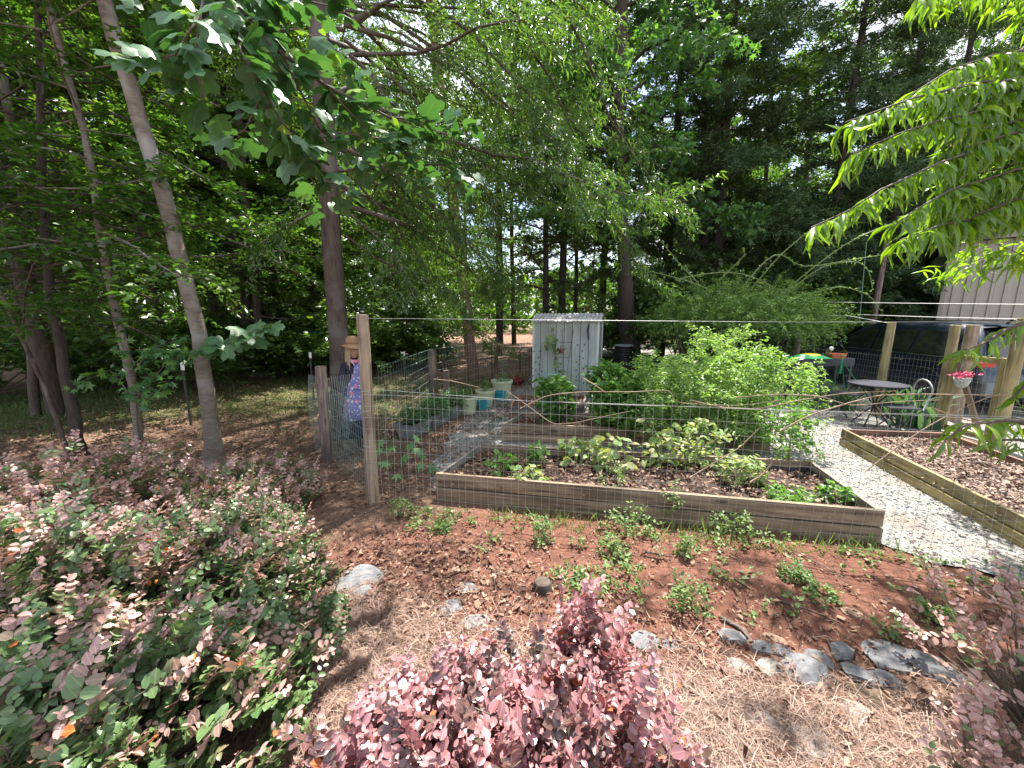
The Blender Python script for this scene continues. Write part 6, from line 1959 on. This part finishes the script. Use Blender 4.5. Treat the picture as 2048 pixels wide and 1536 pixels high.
def chair(px, y, lab, rz, back):
    b = D(px, 800, y); b[2] = 0
    root = empty('bistro_chair', b, lab, 'chair', rz=rz)
    m = MB()
    for i in range(6): m.box((-.17 + i * .068, 0, .45), (.05, .38, .012))
    m.build('seat', M['iron'], root, bevel=.002)
    m = MB(); m.tube([(-.2, -.2, .445), (.2, -.2, .445), (.2, .2, .445), (-.2, .2, .445), (-.2, -.2, .445)], .011, 6); m.build('seat_frame', M['iron'], root)
    for sx in (-1, 1):
        m = MB(); m.tube([(sx * .19, -.2, .44), (sx * .19, .2, 0)], .010, 6); m.build('leg', M['iron'], root)
        m = MB(); m.tube([(sx * .19, .2, .44), (sx * .19, -.2, 0)], .010, 6); m.build('leg', M['iron'], root)
    m = MB(); m.tube([(-.19, 0, .22), (.19, 0, .22)], .007, 5); m.build('stretcher', M['iron'], root)
    if back:
        m = MB(); m.tube([(-.19, .2, .44), (-.21, .24, .7)] + [(.21 * -math.cos(t), .25, .72 + .16 * math.sin(t)) for t in np.linspace(0, math.pi, 10)] + [(.21, .24, .7), (.19, .2, .44)], .013, 7); m.build('back_frame', solid_mat('iron_worn', (.30, .30, .30), .5, .3), root, smooth=True)
        for s_ in (-1, 0, 1):
            m = MB(); m.tube([(s_ * .05, .22, .46), (s_ * .12, .245, .66), (s_ * .03, .25, .86)], .008, 5); m.build('back_rod', M['iron'], root, smooth=True)
    return root


chair(1688, 6.9, 'low black metal bistro seat left of the round table', .5, False)
chair(1800, 5.85, 'dark metal bistro chair with an arched back at the right of the round table', -1.9, True)

for i, (px, py, s, lab) in enumerate([(1680, 818, .2, 'pale concrete block on the ground under the left bistro seat'), (1735, 822, .2, 'pale concrete block on the ground behind the round table legs')]):
    b = P(px, py)
    root = empty('concrete_block', b + (0, .2, .0), lab, 'block', rz=.2 * i)
    m = MB()
    for x in (-.18, 0, .18): m.box((x, 0, .1), (.035, .2, .2))
    for y in (-.085, .085): m.box((-.09, y, .1), (.145, .03, .198)); m.box((.09, y, .1), (.145, .03, .198))
    m.build('block_shell', solid_mat('concrete', (.40, .39, .36), .95, noise=.2, nscale=20, bump=.5), root, bevel=.004)

# raised planter table
pc = np.array([6.42, 8.0, 0.0])
root = empty('planter_table', pc, 'charcoal elevated planter tray on tall legs beside the rose mound', 'planter table', rz=-.12)
M['charcoal'] = solid_mat('charcoal', (.05, .055, .065), .5)
ZT = .85
m = MB()
m.box((0, -.22, ZT + .06), (1.0, .03, .16)); m.box((0, .22, ZT + .06), (1.0, .03, .16)); m.box((-.485, 0, ZT + .06), (.03, .41, .16)); m.box((.485, 0, ZT + .06), (.03, .41, .16)); m.box((0, 0, ZT), (.94, .41, .02))
m.build('tray', M['charcoal'], root)
for sx in (-1, 1):
    for sy in (-1, 1):
        m = MB(); m.box((sx * .46, sy * .2, ZT / 2 - .01), (.04, .04, ZT)); m.build('leg', M['charcoal'], root)
m = MB(); m.box((0, 0, .25), (.88, .36, .02)); m.build('shelf', M['charcoal'], root)
# soil bag: green and yellow, sagging over the tray's left end
sbp = pc + np.array([-.28, -.05, ZT + .13])
root = empty('soil_bag', sbp, 'green and yellow bag of potting soil slumped on the planter tray', 'bag', rz=-.1)
m = MB(); n, mm = 18, 10; vs = []
for s_ in (1, -1):
    for j in range(mm + 1):
        for i in range(n + 1):
            u, v = i / n * 2 - 1, j / mm * 2 - 1
            th = .075 * (1 - abs(u) ** 3) * (1 - abs(v) ** 3) * (1 + .25 * math.sin(u * 7 + v * 4))
            vs.append((u * .36, v * .2, s_ * th * (1 if s_ > 0 else .35) - .09 * max(0, -u - .5)))
F_ = [(j * (n + 1) + i, j * (n + 1) + i + 1, (j + 1) * (n + 1) + i + 1, (j + 1) * (n + 1) + i) for j in range(mm) for i in range(n)]
off = (n + 1) * (mm + 1)
mi = [1 if 6 <= i <= 12 and 2 <= j <= 8 else 0 for j in range(mm) for i in range(n)]
m.add(vs, F_ + [tuple(off + q for q in reversed(f)) for f in F_]); m.m = mi + [0] * len(F_)
m.build('bag_body', [solid_mat('bag_green', (.03, .34, .12), .3), solid_mat('bag_yellow', (.70, .52, .03), .3)], root, smooth=True)
tp_ = pc + np.array([.28, -.05, ZT + .10])
root = empty('terracotta_planter', tp_, 'small rectangular terracotta planter on the right end of the tray', 'planter')
m = MB(); m.add([(-.12, -.07, 0), (.12, -.07, 0), (.12, .07, 0), (-.12, .07, 0), (-.16, -.09, .12), (.16, -.09, .12), (.16, .09, .12), (-.16, .09, .12), (-.145, -.075, .12), (.145, -.075, .12), (.145, .075, .12), (-.145, .075, .12), (-.12, -.06, .05), (.12, -.06, .05), (.12, .06, .05), (-.12, .06, .05)],
      [(3, 2, 1, 0), (12, 13, 14, 15)] + [(a * 4 + k, a * 4 + (k + 1) % 4, a * 4 + 4 + (k + 1) % 4, a * 4 + 4 + k) for a in range(3) for k in range(4)])
m.build('planter_body', solid_mat('terracotta', (.50, .16, .07), .7, noise=.15), root)
root = empty('pale_blue_tub', pc + np.array([-1.05, .1, .62]), 'pale blue plastic tub of plants left of the soil bag', 'planter')
m = MB(); m.lathe([(.001, 0), (.16, 0), (.21, .25), (.20, .25), (.17, .2), (.001, .2)], 20, sx=1.6); m.build('tub_body', solid_mat('pale_blue', (.35, .52, .60), .4), root)
m = MB(); m.box((0, 0, -.31), (.6, .4, .60)); tag(m.build('wooden_stand', WO, loc=pc + np.array([-1.05, .1, .62]), bevel=.004), 'weathered wooden stand under the pale blue tub', 'stand')
root = empty('white_lamp', pc + np.array([.30, .12, ZT + .10]), 'small white solar lamp standing in the planter tray', 'lamp')
m = MB(); m.tube([(0, 0, 0), (0, 0, .18)], .006, 5); m.build('lamp_stem', M['wire'], root)
m = MB(); m.lathe([(.001, .15), (.035, .17), (.04, .2), (.03, .24), (.001, .25)], 12); m.build('lamp_head', M['white'], root, smooth=True)

# sprinkler tripod
ap = D(1684, 722, 7.5)
root = empty('sprinkler_tripod', ap * np.array([1, 1, 0]), 'green metal sprinkler tripod between the planter tray and the round table', 'sprinkler')
M['tri_green'] = solid_mat('tripod_green', (.03, .26, .15), .4, .2)
b0 = ap * np.array([1, 1, 0])
for (px, py) in [(1655, 800), (1742, 790), (1694, 775)]:
    q = P(px, py); q = D(px, py, q[1] if q[1] < 8.3 else 8.3); q[2] = 0
    m = MB(); m.tube([ap - b0, q - b0], [.013, .011], 7); m.build('leg', M['tri_green'], root, smooth=True)
m = MB(); m.tube([ap - b0 + (0, 0, -.25), ap - b0 + (0, 0, .04)], .018, 8); m.build('riser', M['tri_green'], root)
m = MB(); m.tube([ap - b0 + (0, 0, .04), ap - b0 + (0, 0, .10)], .016, 8); m.tube([ap - b0 + (-.04, 0, .12), ap - b0 + (.05, 0, .10)], .015, 8); m.build('sprinkler_head', solid_mat('brass', (.45, .32, .16), .4, .8), root)

# dark garden ornament at the gate
root = empty('iron_cone', P(1842, 850), 'dark rusty iron cone standing beside the gate post', 'ornament')
m = MB(); m.lathe([(.001, 0), (.12, 0), (.10, .04), (.045, .2), (.03, .42), (.022, .5), (.001, .5)], 14); m.build('cone_body', solid_mat('rusty', (.07, .05, .045), .6, .3, noise=.4, nscale=10), root, smooth=True)

# coiled black hose on the ground beyond the gate
hb = np.array([8.1, 5.9, 0])
root = empty('coiled_hose', hb, 'loose coils of black hose on the gravel beyond the gate', 'hose')
m = MB(); rng = np.random.default_rng(3)
pts = []
for k in range(90):
    t = k * .25; r = .28 + .08 * math.sin(t * .7)
    pts.append((r * math.cos(t) + .02 * math.sin(t * 3), r * math.sin(t) * .8, .03 + .30 * (k / 90) + .12 * abs(math.sin(t * .5))))
m.tube(pts, .014, 6); m.build('hose_coil', M['tpost'], root, smooth=True)

# tall weathered utility pole by the driveway
root = empty('utility_pole', D(1737, 700, 12.4) * np.array([1, 1, 0]), 'tall plain grey wooden pole beyond the blue car', 'pole')
m = MB(); m.tube([(0, 0, -.1), (0, 0, 2), (.02, 0, 4.1)], [.09, .085, .075], 12); m.build('pole_shaft', M['post_old'], root)

# ------------------------------------------------------------------ dark blue car
cc = np.array([9.60, 9.15, 0.0])
root = empty('parked_suv', cc, 'dark blue sport utility vehicle parked on the gravel beyond the fence', 'car', rz=math.radians(83.5))
M['paint'] = solid_mat('blue_paint', (.010, .017, .036), .28, .3, coat=1.0)
M['glass'] = solid_mat('tinted_glass', (.012, .014, .016), .06, spec=.9)
M['black'] = solid_mat('car_black', (.02, .02, .02), .5)
M['chrome'] = solid_mat('chrome', (.7, .7, .7), .15, 1.0)
M['tail'] = solid_mat('tail_red', (.45, .02, .02), .2, coat=.6)
M['tyre'] = solid_mat('tyre', (.02, .02, .02), .85)
XS = [-2.46, -2.42, -2.34, -2.22, -2.0, -1.6, -1.0, -.3, .3, .75, 1.1, 1.45, 1.7, 2.05, 2.3, 2.43, 2.47]
TOP = [.62, .82, 1.06, 1.34, 1.62, 1.69, 1.72, 1.72, 1.69, 1.60, 1.38, 1.13, 1.09, 1.04, .95, .80, .60]
WID = [.80, .90, .94, .96, .98, .99, .99, .99, .99, .985, .98, .97, .96, .93, .86, .76, .68]
BELT = [.60, .78, .98, 1.0, 1.02, 1.02, 1.02, 1.01, 1.0, .99, .98, .98, .97, .94, .88, .76, .58]


def section(i):
    w, tp, bl = WID[i], TOP[i], BELT[i]
    cab = max(0.0, min(1, (tp - bl) / .65))
    zb = .30 if abs(XS[i]) < 2.4 else .34
    pts = [(w * .90, zb), (w * .985, zb + .12), (w, .62 * bl + .1), (w * .985, bl - .06), (w * .955, bl)]
    wt = w * (.93 - .20 * cab)
    for f in (.35, .7, .93):
        pts.append((w * .95 + (wt - w * .95) * f ** 1.1, bl + (tp - .07 * (cab + .2) - bl) * f))
    pts += [(wt * .90, tp - .015), (wt * .5, tp + .01), (0, tp + .018)]
    return pts


m = MB(); secs = []
for i, x in enumerate(XS):
    s = section(i)
    ringv = [(x, y, z) for y, z in s] + [(x, -y, z) for y, z in reversed(s[:-1])]
    secs.append(ringv)
nr = len(secs[0])
vs = [v for s in secs for v in s]
fs = []
for i in range(len(XS) - 1):
    for k in range(nr - 1):
        fs.append((i * nr + k, (i + 1) * nr + k, (i + 1) * nr + k + 1, i * nr + k + 1))
    fs.append((i * nr, i * nr + nr - 1, (i + 1) * nr + nr - 1, (i + 1) * nr))
fs.append(tuple(range(nr))); fs.append(tuple(reversed([(len(XS) - 1) * nr + k for k in range(nr)])))
m.add(vs, fs)
m.build('body', M['paint'], root, smooth=True)


def side_pt(x, f):
    """point on the left side between belt (f=0) and roof edge (f=1), pushed out"""
    i = max(0, min(len(XS) - 2, int(np.searchsorted(XS, x)) - 1)); t = (x - XS[i]) / (XS[i + 1] - XS[i])
    a, b = section(i), section(i + 1)
    k = [4, 5, 6, 7]; ff = [0, .35, .7, .93]
    pa = np.array([np.interp(f, ff, [a[q][c] for q in k]) for c in (0, 1)]); pb2 = np.array([np.interp(f, ff, [b[q][c] for q in k]) for c in (0, 1)])
    p = pa + (pb2 - pa) * t
    return p[0] + .012, p[1]


for s_ in (1, -1):
    for (xa, xb, fa, fb) in [(1.12, .10, .12, 1), (.04, -.92, 1, 1), (-.99, -1.85, 1, .7)]:
        m = MB(); vs = []; N_ = 8
        for j in range(N_ + 1):
            x = xa + (xb - xa) * j / N_
            for f in (.06, .35, .6, .86):
                y, z = side_pt(x, f)
                vs.append((x, s_ * y, z))
        m.add(vs, [(j * 4 + k, j * 4 + k + 1, j * 4 + 5 + k, j * 4 + 4 + k) if s_ > 0 else (j * 4 + 4 + k, j * 4 + 5 + k, j * 4 + k + 1, j * 4 + k) for j in range(N_) for k in range(3)])
        m.build('window', M['glass'], root, smooth=True)
    m = MB(); m.tube([(1.35, s_ * .95, 1.02), (.5, s_ * .965, 1.04), (-1.9, s_ * .965, 1.045)], .009, 5); m.build('belt_trim', M['chrome'], root)
    for x in (.15, -.82):
        m = MB(); m.box((x + .05, s_ * 1.0, .90), (.2, .02, .028)); m.build('door_handle', M['chrome'], root, bevel=.006)
    for x in (.07, -.95):
        m = MB(); m.box((x, s_ * .992, .68), (.008, .006, .62)); m.build('door_gap', M['black'], root)
    m = MB(); m.box((.98, s_ * 1.08, 1.10), (.12, .17, .13)); m.build('mirror', M['paint'], root, bevel=.03)
    for x in (-1.45, 1.48):
        m = MB()
        m.add([(x + .36 * math.cos(t), s_ * (.94 - .22 * q), .36 + .36 * math.sin(t)) for q in (0, 1) for t in np.linspace(0, 6.283, 29)[:-1]] , [(k, (k + 1) % 28, 28 + (k + 1) % 28, 28 + k) for k in range(28)] + [tuple(range(28)), tuple(range(55, 27, -1))])
        wo_ = m.build('wheel', M['tyre'], root, bevel=.03)
        m = MB()
        for k in range(5):
            a = k * 1.2566; m.box((x + .12 * math.cos(a), s_ * .955, .36 + .12 * math.sin(a)), (.25, .02, .05), rot=Matrix.Rotation(-a, 3, 'Y'))
        m.build('rim', M['chrome'], wo_)
        m = MB(); m.tube([(x + .42 * math.cos(t), s_ * .975, .36 + .42 * math.sin(t)) for t in np.linspace(-.1, math.pi + .1, 14)], .03, 6); m.build('wheel_arch', M['black'], root, smooth=True)
    m = MB(); m.box((-2.36, s_ * .80, .99), (.10, .26, .15)); m.build('tail_light', M['tail'], root, bevel=.03)
    m = MB(); m.box((-2.30, s_ * .93, .96), (.26, .05, .10)); m.build('tail_light', M['tail'], root, bevel=.02)
    m = MB(); m.box((2.36, s_ * .62, .82), (.14, .3, .12)); m.build('headlight', M['chrome'], root, bevel=.03)
    m = MB(); m.tube([(.5, s_ * .62, 1.725), (-1.6, s_ * .64, 1.735)], .014, 6); m.build('roof_rail', M['black'], root)
m = MB(); vs = []
for (x, z, w) in [(-2.395, 1.06, .76), (-2.30, 1.25, .74), (-2.17, 1.45, .70), (-2.09, 1.555, .67)]:
    for k in range(7): vs.append((x - .02 - .035 * (1 - (k / 3 - 1) ** 2), w * (k / 3 - 1), z))
m.add(vs, [(j * 7 + k, j * 7 + k + 1, j * 7 + 8 + k, j * 7 + 7 + k) for j in range(3) for k in range(6)])
m.build('rear_window', M['glass'], root, smooth=True)
m = MB(); vs = []
for (x, z, w) in [(1.47, 1.13, .80), (1.2, 1.31, .76), (.82, 1.575, .68)]:
    for k in range(7): vs.append((x + .02 + .05 * (1 - (k / 3 - 1) ** 2), w * (k / 3 - 1), z + .02))
m.add(vs, [(j * 7 + 7 + k, j * 7 + 8 + k, j * 7 + k + 1, j * 7 + k) for j in range(2) for k in range(6)])
m.build('windshield', M['glass'], root, smooth=True)
m = MB(); m.box((-2.13, 0, 1.655), (.30, 1.24, .035)); sp_ = m.build('spoiler', M['paint'], root, bevel=.015)
m = MB(); m.box((-2.285, 0, 1.65), (.012, .42, .025)); m.build('brake_light', M['tail'], sp_)
m = MB(); m.box((-2.46, 0, .52), (.12, 1.76, .26)); m.build('bumper', solid_mat('bumper_grey', (.16, .18, .20), .4), root, bevel=.04)
m = MB(); m.box((-2.50, 0, .86), (.02, .34, .14)); m.build('number_plate', M['white'], root, bevel=.004)
m = MB(); m.tube([(-1.75, 0, 1.70), (-1.85, 0, 1.77)], [.03, .012], 8); m.build('antenna', M['black'], root, smooth=True)

# ------------------------------------------------------------------ beige metal building
A_ = np.array([13.3, 12.2, 0.0]); bd = nrm(np.array([.74, -.67, 0])); BH, BL_ = 4.0, 12.0
root = empty('metal_building', A_, 'beige ribbed metal building behind the blue car at the right edge', 'building', rz=math.atan2(bd[1], bd[0]))
M['beige'] = solid_mat('beige_metal', (.40, .36, .30), .5, noise=.06, nscale=1.5)
M['beige_dark'] = solid_mat('beige_trim', (.30, .26, .21), .5)
pm = None
for i in range(12):
    m = MB(); y0 = 0
    prof = []
    for k in range(4):
        x0 = k * .25
        prof += [(x0, 0), (x0 + .17, 0), (x0 + .185, -.035), (x0 + .225, -.035), (x0 + .24, 0)]
    prof.append((.998, 0))
    vs = [(x, y, z) for z in (0, BH) for x, y in prof]; n = len(prof)
    m.add(vs, [(k, k + 1, n + k + 1, n + k) for k in range(n - 1)])
    if pm is None:
        o = m.build('wall_panel', M['beige'], root); pm = o
        sd = o.modifiers.new('th', 'SOLIDIFY'); sd.thickness = .01; sd.offset = 1
    else:
        o = pm.copy(); COL.objects.link(o); o.parent = root
    o.location = (i * 1.0, 0, 0)
m = MB(); m.box((BL_ / 2, 3.0, BH / 2), (BL_ - .04, 5.9, BH - .02)); m.build('inner_wall', M['beige'], root)
m = MB(); m.add([(-.25, -.25, BH), (BL_ + .25, -.25, BH), (BL_ + .25, 3.0, BH + .8), (-.25, 3.0, BH + .8), (-.25, 6.2, BH), (BL_ + .25, 6.2, BH), (-.25, -.25, BH + .08), (BL_ + .25, -.25, BH + .08), (BL_ + .25, 3.0, BH + .88), (-.25, 3.0, BH + .88), (-.25, 6.2, BH + .08), (BL_ + .25, 6.2, BH + .08)],
      [(6, 7, 8, 9), (9, 8, 11, 10), (0, 3, 2, 1), (3, 4, 5, 2), (0, 1, 7, 6), (4, 10, 11, 5), (0, 6, 9, 3), (3, 9, 10, 4), (1, 2, 8, 7), (2, 5, 11, 8)])
m.build('roof', M['beige_dark'], root)
m = MB(); m.box((0, -.02, BH / 2), (.10, .12, BH)); m.build('corner_trim', M['beige_dark'], root)
